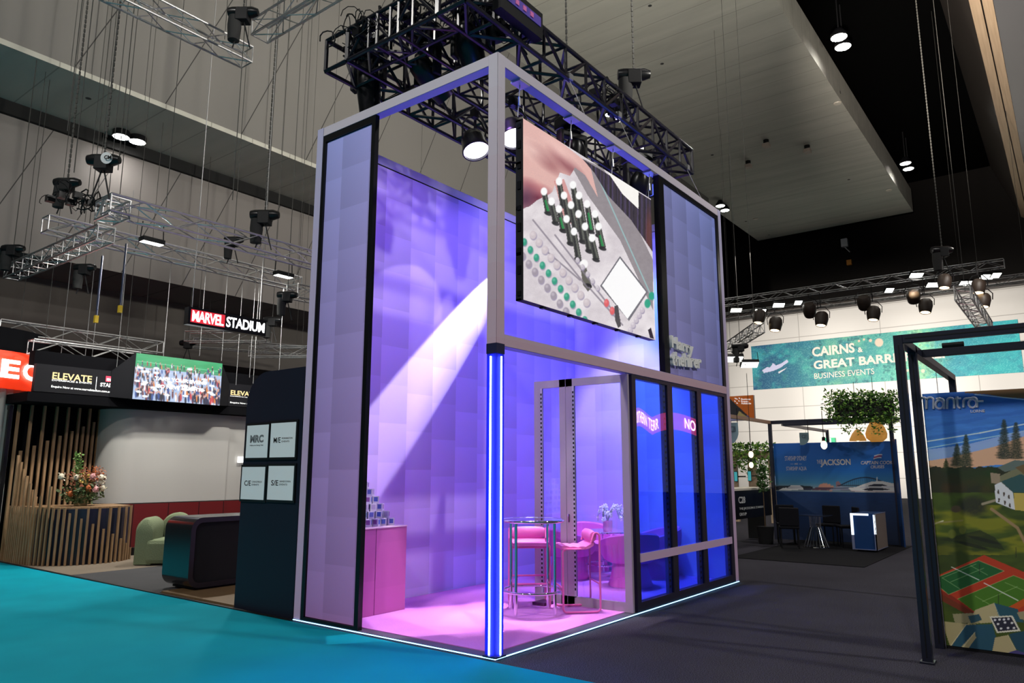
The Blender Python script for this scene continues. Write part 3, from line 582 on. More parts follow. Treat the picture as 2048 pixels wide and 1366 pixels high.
for k in range(9):
    a=R(-50+rr.uniform(-40,40)) if k<5 else R(rr.uniform(100,200)); L_=rr.uniform(.2,.42) if k<5 else rr.uniform(.08,.2)
    pts=[(lx+math.cos(a)*L_*s_,ly+math.sin(a)*L_*s_,.9+.26*math.sin(PI*min(1,s_*1.0)*.8)-.12*s_*s_) for s_ in np.linspace(0,1,7)]; stm.tube(pts,.004,5)
    for p in pts[1:]: petal(bl,(p[0]+rr.uniform(-.02,.02),p[1]+rr.uniform(-.02,.02),p[2]+rr.uniform(-.01,.03)),.036,rr)
stm.build('stem',grn,v); bl.build('blossom',orw,v,True)
# ================================================================ BLACK LIGHTING RIG ABOVE THE BOOTH
def truss(name,a,b,wd,h,r,step,m,label,group=None,phase=0,verts=True,cat='truss'):
    # a, b: ends of the bottom centre line
    a=np.array(a,float); b=np.array(b,float); d=b-a; L=np.linalg.norm(d); d/=L; zz=np.array((0,0,1.)); s=np.cross(d,zz); s/=np.linalg.norm(s); uz=np.cross(s,d)
    t=thing(name,label,cat,tuple((a+b)/2),group); n=max(2,int(round(L/step))); c=MB(); k=MB(); K=lambda i,y,z: a+d*(L*i/n)+s*(y*wd/2)+uz*(h*z)
    for y in(-1,1):
        for z in (0,1): c.bar(K(0,y,z),K(n,y,z),r,8)
    c.build('chord',m,t,True); rb=r*(.75 if m is rb_ else .5)
    for i in range(n):
        j=(i+phase)%2
        for y in(-1,1): k.bar(K(i,y,j),K(i+1,y,1-j),rb,5,caps=False)
        for z in (0,1): k.bar(K(i,-1 if j else 1,z),K(i+1,1 if j else -1,z),rb,5,caps=False)
        if verts:
            for y in(-1,1): k.bar(K(i,y,0),K(i,y,1),rb,5,caps=False)
            for z in (0,1): k.bar(K(i,-1,z),K(i,1,z),rb,5,caps=False)
    for i in (0,n):
        for y in(-1,1): k.bar(K(i,y,0),K(i,y,1),rb*1.2,5,caps=False)
        for z in (0,1): k.bar(K(i,-1,z),K(i,1,z),rb*1.2,5,caps=False)
    k.build('bracing',m,t,True)
    if m is not rb_:
        for f_ in (.12,.88):
            p=a+(b-a)*f_; top=(20.5 if p[1]<=ye else 18.0 if p[1]<YW1 else Z1-.1 if p[1]<YW2 else Z2)
            if top>p[2]+h: MB().bar((p[0],p[1],p[2]+h-.02),(p[0],p[1],top),.006,4).build('hanging_cable',chain,t)
    return t
rb_=mat('black_truss',(.010,.009,.014),.25,.0); RZ=6.62
truss('rig_truss',(-.18,.50,RZ),(5.62,.50,RZ),.40,.42,.030,.5,rb_,'black box truss above the booth, nearest of the three long ones')
truss('rig_truss',(-.18,1.50,RZ),(5.62,1.50,RZ),.36,.42,.024,.5,rb_,'black box truss above the booth, middle of the three long ones')
truss('rig_truss',(-.18,2.42,RZ),(5.62,2.42,RZ),.40,.42,.030,.5,rb_,'black box truss above the booth, farthest of the three long ones')
truss('rig_truss',(.0,.72,RZ),(.0,2.2,RZ),.36,.42,.024,.37,rb_,'short black cross truss at the left end of the booth rig')
truss('rig_truss',(5.4,.72,RZ),(5.4,2.2,RZ),.36,.42,.024,.37,rb_,'short black cross truss at the right end of the booth rig')
# safety wires rig to frame
for i,((a,b),w_) in enumerate(((((1173,230),(1128,155)),'left'),(((1270,300),(1242,250)),'middle'),(((1405,395),(1355,350)),'right'))):
    p=P('y',.05,*a); q=(p[0],.30,RZ+.0); t=thing('guy_wire','thin %s slanting steel wire from the black rig down to the booth beam'%w_,'wire',tuple(p),None)
    MB().bar((p[0],.05,H),q,.005).build('wire',mat('bright_wire',(.7,.7,.7),.3,.8),t); MB().box(q[0]-.04,q[0]+.04,.26,.34,RZ-.02,RZ+.06).build('clamp',dalu,t)
lens_w=mat('lens_white',(1,1,1),.3,emit=(.85,.82,1.0),es=7); lens_b=mat('lens_blue',(.1,.15,.6),.1,emit=(.1,.15,.9),es=.8); lens_d=mat('lens_dark',(.05,.03,.12),.08)
def parcan(loc,aim,lens,label,sc_=1.0,group='rig spotlights'):
    loc=np.array(loc,float); d=np.array(aim,float); d/=np.linalg.norm(d); t=thing('spotlight',label,'spotlight',tuple(loc),None)
    c=loc; s=np.cross(d,(0,0,1)); s/=np.linalg.norm(s)
    MB().lathe([(0,-.16*sc_),(.08*sc_,-.16*sc_),(.13*sc_,-.11*sc_),(.155*sc_,-.02*sc_),(.16*sc_,.08*sc_),(.175*sc_,.12*sc_),(.175*sc_,.15*sc_),(.16*sc_,.15*sc_),(.15*sc_,.10*sc_)],24,c,d).build('can',blackg,t,True)
    MB().lathe([(0,.13*sc_),(.08*sc_,.135*sc_),(.155*sc_,.12*sc_)],24,c,d).build('lens',lens,t,True)
    top=c+np.array((0,0,.34*sc_)); o=MB(); pts=[c+s*.17*sc_,c+s*.17*sc_+np.array((0,0,.2*sc_)),c+s*.1*sc_+np.array((0,0,.3*sc_)),top,c-s*.1*sc_+np.array((0,0,.3*sc_)),c-s*.17*sc_+np.array((0,0,.2*sc_)),c-s*.17*sc_]
    o.tube(pts,.012*sc_,6).build('yoke',black,t); MB().box(top[0]-.05,top[0]+.05,top[1]-.04,top[1]+.04,top[2]-.02,top[2]+.10).build('clamp',blackg,t)
    return t
def movehead(loc,aim,label,sc_=1.0):
    c=np.array(loc,float); d=np.array(aim,float); d/=np.linalg.norm(d); t=thing('moving_head_light',label,'moving light',tuple(c))
    s=np.cross(d,(0,0,1)); s/=np.linalg.norm(s); f=np.cross((0,0,1),s); Z=np.array((0,0,1.))
    MB().obox(c+Z*.52*sc_,s,f,Z,.20*sc_,.17*sc_,.09*sc_).build('base',blackg,t,bevel=.02); MB().lathe([(0,-.05*sc_),(.13*sc_,-.05*sc_),(.13*sc_,0),(0,0)],20,c+Z*.43*sc_).build('swivel',black,t,True)
    MB().obox(c+Z*.34*sc_,s,f,Z,.24*sc_,.06*sc_,.045*sc_).build('yoke_bridge',black,t,bevel=.015)
    for k in(-1,1): MB().obox(c+s*k*.215*sc_+Z*.14*sc_,s,f,Z,.028*sc_,.06*sc_,.22*sc_).build('yoke_arm',black,t,bevel=.012)
    MB().lathe([(0,-.26*sc_),(.10*sc_,-.26*sc_),(.15*sc_,-.18*sc_),(.165*sc_,0),(.15*sc_,.2*sc_),(.135*sc_,.38*sc_),(.12*sc_,.38*sc_)],22,c,d).build('head',blackg,t,True)
    MB().lathe([(0,.36*sc_),(.12*sc_,.355*sc_)],22,c,d).build('lens',lens_d,t,True); 
    MB().obox(c+Z*.66*sc_,s,f,Z,.12*sc_,.03*sc_,.05*sc_).build('clamp',dalu,t); return t
movehead(P('x',.45,737,168),(.15,.05,-1),'black moving head light hanging at the far left end of the rig, pointing straight down',1.0)
movehead(P('x',.62,855,150),(.75,-.15,-.55),'black moving head light in the middle of the rig left end, tilted right',.95)
movehead(P('x',.62,940,95),(.5,.1,-.8),'black moving head light behind the booth front corner post',1.0)
movehead(P('x',.70,980,25),(.3,-.05,-.9),'black moving head light nearest the camera at the rig left end',.9)
parcan(PD(10.4,948,285),(-.1,-.35,-.9),lens_w,'black spotlight glowing violet white, left of the booth corner post',1.15)
parcan(PD(9.4,1026,262),(-.25,-.35,-.9),lens_w,'black spotlight glowing violet white, just beside the video wall corner',1.05)
parcan(PD(11.0,1141,240),(-.1,-.1,-1),lens_w,'small glowing spotlight above the top edge of the video wall',.9)
parcan(PD(13.4,1298,372),(-.3,-.5,-.8),lens_b,'dark spotlight with a blue lens, right of the video wall top',.95)
movehead((2.9,.95,6.1),(.1,.3,-.9),'black moving head light over the middle of the booth behind the guy wires',1.0)
movehead((4.5,.75,6.1),(.2,.4,-.8),'black moving head light near the right end of the rig',1.0)
# cable tangle and power boxes at the rig's left end
rr=random.Random(11)
def tangle(c,sx,sy,sz,n,label):
    t=thing('cable_bundle',label,'cable',c); o=MB(); o2=MB()
    for k in range(n):
        p=np.array([c[0]+rr.uniform(-sx,sx),c[1]+rr.uniform(-sy,sy),c[2]+rr.uniform(-sz,sz)]); r_=rr.uniform(.05,.16); a=rr.uniform(0,PI); e1=np.array((math.cos(a),math.sin(a),rr.uniform(-.4,.4))); e2=np.array((rr.uniform(-.5,.5),rr.uniform(-.5,.5),1.))
        pts=[p+e1*math.cos(q)*r_+e2*math.sin(q)*r_*rr.uniform(.9,1.1) for q in np.linspace(0,rr.uniform(3,6.2),9)]; o.tube(pts,rr.choice((.006,.009,.012)),5)
    o.build('cables',black,t)
    for k in range(6):
        p=np.array([c[0]+rr.uniform(-sx,sx),c[1]+rr.uniform(-sy,sy),c[2]+rr.uniform(-sz,sz)]); MB().obox(p,(1,0,0),(0,1,0),(0,0,1),.06,.05,.05).build('connector_box',blackg,t)
    return t
tangle((.0,2.1,7.0),.3,.45,.14,46,'tangled black cables piled on the left end of the booth rig')
tangle((.35,1.2,7.1),.5,.35,.14,46,'tangled black cables lying over the middle of the booth rig')
tangle((.9,.55,7.0),.45,.25,.12,30,'tangled black cables on the nearest truss above the corner post')
tangle((3.3,.5,6.98),.5,.15,.1,26,'tangled black cables on the near truss below the chain hoist')
t=thing('dimmer_rack','black power distribution box with violet and pink lit front on the near truss','box',(.55,.2,6.9)); MB().box(.25,1.05,.16,.28,6.72,7.06).build('case',black,t); MB().box(.3,1.0,.15,.16,6.86,6.98).build('panel',mat('violet_panel',(.15,.1,.5),.3),t)
o=MB(); [o.box(.36+.14*k,.42+.14*k,.14,.15,6.89,6.95) for k in range(4)]; o.build('socket_row',mat('pink_socket',(.8,.2,.5),.4),t)
def hoist(loc,top,label,sc_=1.0,bag=True,ex=(.6,-.8,0),cb=True):
    c=np.array(loc,float); t=thing('chain_hoist',label,'hoist',tuple(c)); ex=np.array(ex,float); ex/=np.linalg.norm(ex); ey=np.cross((0,0,1),ex)
    sc_=sc_*.82
    MB().lathe([(0,-.30*sc_),(.09*sc_,-.29*sc_),(.11*sc_,-.2*sc_),(.11*sc_,.18*sc_),(.07*sc_,.29*sc_),(0,.30*sc_)],16,c,ex).build('motor',blackg,t,True)
    MB().obox(c-np.array((0,0,.08*sc_)),ex,ey,(0,0,1),.12*sc_,.12*sc_,.13*sc_).build('gearbox',black,t,bevel=.01)
    if bag: MB().lathe([(0,-.62*sc_),(.11*sc_,-.6*sc_),(.13*sc_,-.3*sc_),(.12*sc_,-.1*sc_),(0,-.1*sc_)],14,c-ex*.16*sc_).build('chain_bag',mat('black_canvas',(.014,.014,.014),.9),t,True)
    o=MB(); z=c[2]; o.bar(c,(c[0],c[1],top),.008,4); st_=.09
    if cb:
        k=0
        while z<top and k<180: o.bar((c[0],c[1],z),(c[0],c[1],z+.06),.017,4); z+=st_; k+=1
    o.build('chain',chain,t); 
    for k in(-1,1): MB().bar(c-np.array((0,0,.1)),c+ex*k*.17*sc_-np.array((0,0,.75*sc_)),.012,5).build('sling',black,t)
    return t
hoist((4.0,.5,7.75),18,'black chain hoist standing over the near truss of the booth rig',1.05)
for i,px in enumerate(((1045,30),(1133,95))):
    p=P('y',.5,*px); t=MB(); z=p[2]; t.bar((p[0],.5,7.04),(p[0],.5,18),.008,4)
    while z<18: t.bar((p[0],.5,z),(p[0],.5,z+.06),.016,4); z+=.1
    tag(t.build('lifting_chain',chain),'%s bare lifting chain rising from the near booth truss'%('left' if i==0 else 'right'),'chain')
# ================================================================ LEFT TRUSSES
tr=[((-1.25,6.80,5.50),(4.0,6.80,5.50),.30,.26,'long silver truss over the left stands, upper one of the front pair')]
pA=P('z',5.50,217,421); pB=P('z',5.95,91,461)
truss('silver_truss',(pA[0]+.0,pA[1]+.1,5.50),(pA[0]+7.5,pA[1]+.1,5.50),.30,.26,.020,.5,alu,'long silver truss running behind the booth, upper one of the front left pair',phase=0,verts=False)
truss('silver_truss',(-.5,10.15,5.98),(5.0,10.15,5.98),.30,.28,.022,.5,alu,'long silver truss holding the two work lights, lower one of the front left pair',verts=False)
a=PD(13.5,20,556); b=np.array((a[0],a[1]-3.6,a[2]))
truss('silver_truss',(P('z',5.6,12,556)[0]+.1,P('z',5.6,12,556)[1],5.6),(P('z',5.6,12,556)[0]+.1,8.6,5.6),.28,.26,.02,.45,dalu,'silver cross truss sloping down to the left edge of the picture')
q=P('x',-.72,228,395); truss('silver_truss',(q[0],q[1]+.25,q[2]-.35),(q[0],q[1]-.25,q[2]-.35),.28,.28,.02,.3,alu,'short silver truss stub on top of the left truss corner')
yC=12.6
for i,(p1,p2,l) in enumerate((((-6,660),(319,712),'nearer'),((60,700),(272,735),'lower'))):
    a=P('y',yC-.9*i,*p1); b=P('y',yC-.9*i,*p2); truss('silver_truss',(a[0],a[1],(a[2]+b[2])/2),(b[0],b[1],(a[2]+b[2])/2),.28,.26,.018,.5,dalu,'silver truss above the black fascia at far left, the %s of two'%l,verts=False)
a=P('z',8.55,232,8); b=P('z',8.55,488,122); yy=(a[1]+b[1])/2
truss('silver_truss',(a[0]-1.5,yy,8.55),(b[0]+.1,yy,8.55),.30,.28,.02,.45,dalu,'silver truss at the top left, running down to the corner hoist',verts=False)
c_=P('z',8.7,450,75); truss('silver_truss',(c_[0]+.5,c_[1]-.2,8.85),(c_[0]+.5,-2.5,8.85),.30,.28,.02,.45,dalu,'silver truss at the top left, crossing toward the booth rig',verts=False)
for i,(p1,p2,l,dd) in enumerate((((372,702),(540,665),'left leg',19),((385,690),(618,715),'back bar',21),((500,728),(618,700),'right leg',19))):
    a=PD(dd,*p1); b=PD(dd+1.5*(i==1),*p2); b[2]=a[2]=(a[2]+b[2])/2; truss('silver_truss',a,b,.28,.26,.016,.5,dalu,'small far silver truss below the lit hanging sign, %s'%l,verts=False)
p=PD(13,570,575); truss('silver_truss',PD(14.5,585,595),PD(15.5,660,610),.28,.26,.018,.45,dalu,'silver truss end just left of the booth, under the right work light',verts=False)
for px,dd,l,b_,s_,ctop in (((208,320),11.0,'round black chain hoist with a white oval badge',0,1.0,14),((135,365),12.4,'black chain hoist with red cabling at the left truss corner',1,.9,14),((530,430),13.0,'black chain hoist standing over the long left truss, near the booth',1,1.05,14),((487,25),11.8,'black chain hoist at the top left truss corner',1,1.0,14),((27,497),14.5,'black chain hoist at the left end of the sloping truss',1,.9,14),((170,535),15,'black chain hoist hanging under the cross truss',1,.9,14),((468,480),15,'small black chain hoist between the two long left trusses',1,.8,14),((376,686),20,'small black hoist at the left of the far truss triangle',0,.9,14),((545,640),18,'small black hoist right of the lit hanging sign',1,.9,14),((575,590),14,'black cable cluster hoist left of the booth',1,.8,14)):
    c=PD(dd,*px); hoist(c,(18.0 if c[1]<YW1 else Z1-.1 if c[1]<YW2 else Z2),l,s_,bag=bool(b_),cb=(c[2]<9 and dd<13.5))
c=PD(10.7,213,316); t=MB().lathe([(0,0),(.085,0),(.085,.006),(0,.006)],20,c,-(fw)).build('oval_badge',mat('badge_white',(.75,.75,.75),.5)); tag(t,'white oval badge on the hoist above the left truss corner','badge'); bd=t
text('CM',.075,PD(10.67,208,318),rt,up,black,'lettering',bd,bold=.03)
tangle(tuple(PD(12,150,400)),.35,.3,.1,22,'cables drooping around the left truss corner')
wl_e=mat('work_light_face',(1,1,1),.3,emit=(1,.98,.88),es=9)
def flood(c,label,wd=.42,dp=.2,h=.09,em=wl_e,ex=(1,0,0),tilt=0,group=None):
    c=np.array(c,float); ex=np.array(ex,float); ex/=np.linalg.norm(ex); ey=np.cross((0,0,1),ex); ez=np.array((0,0,1.)); ca,sa=math.cos(R(tilt)),math.sin(R(tilt)); ey2=ey*ca+ez*sa; ez2=-ey*sa+ez*ca
    t=thing('work_light',label,'light',tuple(c),group); MB().obox(c,ex,ey2,ez2,wd/2,dp/2,h/2).build('housing',blackg,t,bevel=.01); MB().obox(c-ez2*(h/2+.003),ex,ey2,ez2,wd/2-.02,dp/2-.02,.003).build('light_face',em,t)
    for k in(-1,1): MB().bar(c+ex*k*(wd/2+.01),c+ex*k*(wd/2+.01)*.9+np.array((0,0,.34)),.01,5).build('bracket',black,t)
    return t
flood(PD(13.9,304,482),'bright white work light under the long left truss, the left one of two')
flood(PD(15.9,567,549),'bright white work light under the long left truss, the right one beside the booth')
lamp('AREA',PD(13.9,304,482)-np.array((0,0,.12)),PD(13.9,304,482)-np.array((0,0,5)),260,(1,.97,.9),square=(.4,.18),name='work_light_lamp'); lamp('AREA',PD(15.9,567,549)-np.array((0,0,.12)),PD(15.9,567,549)-np.array((0,0,5)),260,(1,.97,.9),square=(.4,.18),name='work_light_lamp')
# wires holding the header and the hanging sign
for i,(x0,y0_,x1,y1_,dd) in enumerate(((143,417,119,738,15.2),(186,470,167,745,15.2),(214,420,181,745,15.2),(249,385,232,750,15.2),(341,520,327,712,15.2),(414,520,399,712,15.4),(458,540,443,722,15.4),(486,548,472,770,16),(507,556,499,755,16),(517,556,506,772,16),(562,598,558,745,16))):
    b=PD(dd,x1,y1_); o=MB().bar(b,(b[0],b[1],b[2]+PD(dd,x1,y0_)[2]-b[2]+.3),.0055,4).build('suspension_wire',mat('dull_wire',(.22,.22,.22),.5,.3)); tag(o,'thin pale suspension wire hanging from the left trusses','wire','suspension wires left')
for i,(px,y0_,y1_,dd,l) in enumerate((((192),505,640,13,'left'),((240),480,620,13,'right'))):
    b=PD(dd,px,y1_); o=MB().bar(b,(b[0],b[1],PD(dd,px,y0_)[2]),.018,6).build('lifting_sling',mat('blue_black_sling',(.02,.03,.07),.7)); tag(o,'dark blue lifting sling with yellow hook, the %s of two above the far left truss'%l,'sling')
    MB().box(b[0]-.03,b[0]+.03,b[1]-.03,b[1]+.03,b[2]-.05,b[2]+.08).build('hook',mat('yellow_hook',(.7,.45,.02),.5),o)
for i,(a,b,l) in enumerate((((165,0),(135,262),'first'),((185,0),(148,345),'second'),((239,0),(210,290),'third'),((486,120),(465,400),'fourth'),((556,40),(535,410),'fifth'),((250,190),(236,340),'sixth'))):
    p=PD(11+.2*i,b[0],b[1]); o=MB(); o.bar(p,(p[0],p[1],min(17.98 if p[1]<YW1 else Z1-.1,17.98)),.008,4); tag(o.build('rigging_cable',chain),'dark rigging cable hanging in the upper left, %s from the left'%l,'cable')
# ================================================================ LIT HANGING SIGN
sy=8.0; a=P('y',sy,378,613); b=P('y',sy,534,672); sx0,sx1,sz0,sz1=a[0],b[0]-.03,4.55*1.0,4.9
sz0=P('y',sy,378,648)[2]; sz1=a[2]
t=thing('lightbox_sign','long black hanging lightbox sign with glowing white and red lettering','sign',((sx0+sx1)/2,sy,sz0))
MB().box(sx0,sx1,sy,sy+.14,sz0,sz1).build('case',blackg,t)
ew=mat('letter_glow_white',(1,1,1),.4,emit=(1,.98,.98),es=3); er=mat('red_glow',(.8,.02,.03),.4,emit=(.75,.03,.05),es=.8)
w_=sx1-sx0; hh=sz1-sz0; MB().box(sx0+.03*w_,sx0+.445*w_,sy-.006,sy,sz0+.14*hh,sz0+.88*hh).build('red_field',er,t)
text('MARVEL',1,(sx0+.045*w_,sy-.008,sz0+.2*hh),(1,0,0),(0,0,1),ew,'lettering',t,fit=(.385*w_,.62*hh),bold=.018,space=.9); text('STADIUM',1,(sx0+.465*w_,sy-.008,sz0+.2*hh),(1,0,0),(0,0,1),ew,'lettering',t,fit=(.51*w_,.62*hh),bold=.018,space=.95)
for k in (.06,.93): MB().bar((sx0+k*w_,sy+.07,sz1),(sx0+k*w_,sy+.07,18.0),.008,5).build('hanging_wire',steel,t)
# ================================================================ BLACK FASCIA STAND (FAR LEFT)
hy=11.2; hx0=P('y',hy,67,781)[0]; hx1=5.2; hz0=3.17; hz1=3.70
t=thing('fascia_board','long black hanging fascia board with gold and white lettering over the far left stand','sign',(2.3,hy,hz0))
MB().box(hx0,hx1,hy,hy+.12,hz0,hz1).build('board',mat('matt_charcoal',(.006,.006,.008),.7,spec=.15),t); MB().box(hx0+.0,hx1,hy+.13,hy+.4,hz1,hz1+.27).build('black_drape',mat('black_drape',(.004,.004,.005),.95,spec=.05),t)
gold=mat('gold_letter',(.62,.45,.22),.4,emit=(.62,.45,.2),es=.55); wle=mat('white_letter_lit',(.8,.8,.8),.4,emit=(.8,.8,.8),es=.55); rde=mat('red_letter_field',(.7,.03,.06),.4,emit=(.8,.05,.1),es=.9)
HX=lambda px,py:(px,py)
def ht(s,box,m,**k): ptext(s,box,'y',hy,m,'lettering',t,off=.004,**k)
ht('ELEVATE',((104,757.5),(183,765),(105,744)),gold,bold=.02); ht('EXPERIENCES & EVENTS',((103.5,761.5),(183,768.5),(103.5,758)),wle,bold=.01); ht('Enquire Now at www.marvelstadium.com.au/elevate',((102,776),(240,789),(102,770)),wle,bold=.015)
MB().box(P('y',hy,191.5,770)[0],P('y',hy,192.5,770)[0],hy-.004,hy,3.30,3.55).build('divider',wle,t)
a=P('y',hy,211,763); b=P('y',hy,233.5,754); MB().box(a[0],b[0],hy-.004,hy,a[2],b[2]).build('red_field',rde,t); ht('MARVEL',((213,762),(232,763.5),(213,756)),wle,bold=.03); ht('STADIUM',((200,773),(242,776.5),(200,765)),wle,bold=.03)
ht('ELEVATE',((461,789.5),(512,794),(461,780)),gold,bold=.02); ht('EXPERIENCES & EVENTS',((460.5,792.5),(520,798),(460.5,791)),wle,bold=.01); ht('Enquire Now at www.marvelstadium.com.au',((460,807),(560,815),(460,803)),wle,bold=.015)
# its video screen
vx0,vx1=P('y',hy-.25,273,705)[0],P('y',hy-.25,445,727)[0]; vz0,vz1=3.14,4.10
vz0=P('y',hy-.25,268,798)[2]; vz1=P('y',hy-.25,275,706)[2]
def crowd(X,Y,a,b):
    c=Cv(X,Y,(150,175,215)); c.put(fbm(X/14,Y/9,3,2)*.8,(215,225,245)); c.put(b>.74,(18,150,86)); c.put((b>.74)*fbm(X/20,Y/6,3,5),(30,175,110)); c.put((b>.70)&(b<.76),(60,150,110)); c.put(seg(X,Y,275,722,445,744,.5),(140,215,180))
    r_=random.Random(5); cols=[(24,26,48),(20,22,34),(40,44,80),(200,60,70),(225,130,60),(240,240,245),(110,60,70),(50,80,150),(30,34,60)]
    for i in range(330):
        u=r_.random(); vv=r_.random()**1.2*.80; s_=1.15-vv*.75; px=270+u*174; py=P('y',hy-.25,0,0)[0]*0+ (806-6*(1-u))-vv*90+u*10
        cl=r_.choice(cols); c.ell(px,py-7*s_,1.8*s_,6.5*s_,0,col=cl,soft=.25); c.ell(px,py-15*s_,1.5*s_,1.8*s_,0,col=(205,160,145))
    for i in range(34): c.ell(270+r_.random()*170,735+r_.random()*65,6,2.4,8,col=(244,246,250))
    return c
vs_=thing('fascia_video_screen','bright video screen of a crowd on a sports field, set in the black fascia','screen',((vx0+vx1)/2,hy-.25,vz0))
poster('screen_face',(vx0,hy-.25,vz0),(vx1-vx0,0,0),(0,0,vz1-vz0),175,95,crowd,vcol_mat('video_picture',emit=1.1),vs_)
MB().box(vx0,vx1,hy-.245,hy-.02,vz0,vz1).build('case',blackg,vs_)
cm=mat('matt_charcoal'); 
for k,(xa,xb) in enumerate(((vx0,vx0-.35),(vx1,vx1+.35))): MB().prism([(xa,hy-.24,vz0),(xa,hy-.24,vz1),(xb,hy-.01,hz1+.0),(xb,hy-.01,hz0)],(0,.02,0)).build('side_hood',cm,vs_)
text('TAKE YOUR EVENT',1,(P('y',hy-.25,309,757)[0],hy-.256,P('y',hy-.25,309,757)[2]-.03),(1,0,0),(0,0,1),ew,'lettering',vs_,fit=(1.18,.075),bold=.01); text('TO NEW HEIGHTS',1,(P('y',hy-.25,313,769)[0],hy-.256,P('y',hy-.25,313,769)[2]-.07),(1,0,0),(0,0,1),ew,'lettering',vs_,fit=(1.05,.075),bold=.01)
# the stand's walls
wy=11.45
t=thing('curved_display_wall','pale grey curved display wall with a dark red panelled base','wall',(3.3,wy,0))
lg=mat('pale_grey_laminate',(.36,.35,.33),.35); red=mat('deep_red_panel',(.10,.003,.004),.45)
def bandwall(z0,z1,off,m,nm):
    pts=[]; 
    for i in range(13): a=R(180+90*i/12); pts.append((2.13+.55*math.cos(a)-off*0,wy+.55+.55*math.sin(a)-off,0))
    pts=[(p[0],p[1],z0) for p in pts]+[(4.25,wy-off,z0),(4.25,wy+.03-off,z0),(5.6,wy+.03-off,z0)]
    v=pts+[(p[0],p[1],z1) for p in pts]+[(p[0],p[1]+.05,z0) for p in pts]+[(p[0],p[1]+.05,z1) for p in pts]; n=len(pts)
    f=[(i,i+1,n+i+1,n+i) for i in range(n-1)]+[(2*n+i+1,2*n+i,3*n+i,3*n+i+1) for i in range(n-1)]+[(n+i,n+i+1,3*n+i+1,3*n+i) for i in range(n-1)]
    return MB().add(v,f).build(nm,m,t,True)
bandwall(1.02,2.97,0,lg,'upper_panel'); bandwall(0,1.0,.04,red,'red_base')
o=MB(); [o.box(x,x+.012,wy-.045,wy-.02,0,1.0) for x in (2.15,2.9,3.6,4.2)]; o.build('base_joints',black,t)
a=P('y',wy,474,920); MB().box(a[0],a[0]+.25,wy-.03,wy-.02,a[2]-.06,a[2]+.08).build('lit_plate',mat('plate_glow',(.9,.9,.9),.4,emit=(1,1,1),es=1.4),t,label='small white glowing plate at the right end')
o=MB().box(-.1,5.6,wy-.24,wy+1.2,2.98,3.16).build('canopy_soffit',mat('black_drape')); tag(o,'black canopy edge under the lettered fascia of the far left stand','canopy')
MB().box(-.1,5.6,wy+1.15,wy+1.2,0,2.98)
o=MB().box(-.05,2.0,12.35,12.4,0,2.98).build('black_backing_panel',mat('black_drape')); tag(o,'black backing panel behind the tall timber slats','panel')
slm=wood_mat('oak_slat',(.18,.10,.045),(.30,.18,.09),(8,8,.8),.55)
t=thing('slatted_timber_screen','tall screen of upright oak slats stepping in height, left of the pale wall','screen wall',(.9,12.1,0))
for i in range(17):
    x=.09+.107*i; yy_=12.12-.12*math.sin(PI*i/16)
    top=2.97 if i%2==0 else 2.02+.052*i
    o=MB().box(x-.022,x+.022,yy_-.03,yy_+.03,0,top).build('slat',slm,t)
for i in range(8): x=.06+.045*i; MB().box(x-.02,x+.02,11.75-.05*i,11.80-.05*i,0,1.98-.13*i).build('slat',slm,t)
pl_=[(.07,11.9),(.05,11.2),(.09,10.75),(.22,10.45),(.45,10.22),(.75,10.08),(1.08,10.06),(1.4,10.16),(1.66,10.38)]
sg=[0]; [sg.append(sg[-1]+math.dist(pl_[i],pl_[i+1])) for i in range(len(pl_)-1)]
def along(s_):
    for i in range(len(pl_)-1):
        if s_<=sg[i+1]+1e-9: k=(s_-sg[i])/(sg[i+1]-sg[i]); return [pl_[i][j]+(pl_[i+1][j]-pl_[i][j])*k for j in(0,1)]
    return pl_[-1]
t=thing('slatted_counter','curved dark counter faced with upright oak slats','counter',(.8,10.8,0))
ct=1.03; core=[along(sg[-1]*i/40) for i in range(41)]; cen=(1.0,11.2); inn=[(p[0]+(cen[0]-p[0])*.06,p[1]+(cen[1]-p[1])*.06) for p in core]+[(1.7,11.3),(.3,11.8)]
MB().prism([(x,y,0) for x,y in inn],(0,0,ct-.03)).build('body',mat('ink_blue_laminate',(.012,.014,.03),.3),t); MB().prism([(x,y,ct-.03) for x,y in inn],(0,0,.03)).build('top',slm,t)
n=34
for i in range(n):
    p=along(sg[-1]*i/(n-1)); q=along(min(sg[-1],sg[-1]*i/(n-1)+.02)); q0=along(max(0,sg[-1]*i/(n-1)-.02)); d=np.array((q[0]-q0[0],q[1]-q0[1],0)); d/=np.linalg.norm(d); nn=np.array((d[1],-d[0],0))
    k=i-14; top=ct if i%2==0 else (ct+.42-.09*k*.5 if k<3 and k>-3 else (ct if k<=-3 else ct-.05*(k-3)))
    if 6<i<15 and i%2: top=1.62-.055*(i-6)
    MB().obox((p[0],p[1],top/2),d,nn,(0,0,1),.019,.016,top/2).build('slat',slm,t)
# flowers on the counter
def foliage(o,c,r,n,ls,rr_,flat=1.0,up_=0):
    for k in range(n):
        a=rr_.uniform(0,2*PI); e=rr_.uniform(-1,1); q=r*rr_.random()**.4; p=np.array((c[0]+q*math.cos(a)*math.sqrt(1-e*e),c[1]+q*math.sin(a)*math.sqrt(1-e*e),c[2]+q*e*flat))
        d=np.array((rr_.uniform(-1,1),rr_.uniform(-1,1),rr_.uniform(-.6,1)+up_)); d/=np.linalg.norm(d); s_=np.cross(d,(rr_.uniform(-1,1),rr_.uniform(-1,1),rr_.uniform(-1,1))); s_/=np.linalg.norm(s_)+1e-9; l=ls*rr_.uniform(.6,1.4); 
        o.add([p,p+d*l*.5+s_*l*.22,p+d*l,p+d*l*.5-s_*l*.22],[(0,1,2,3)])
rr=random.Random(21); fc=P('z',1.45,172,965); fc=np.array((.84,10.75,1.36))
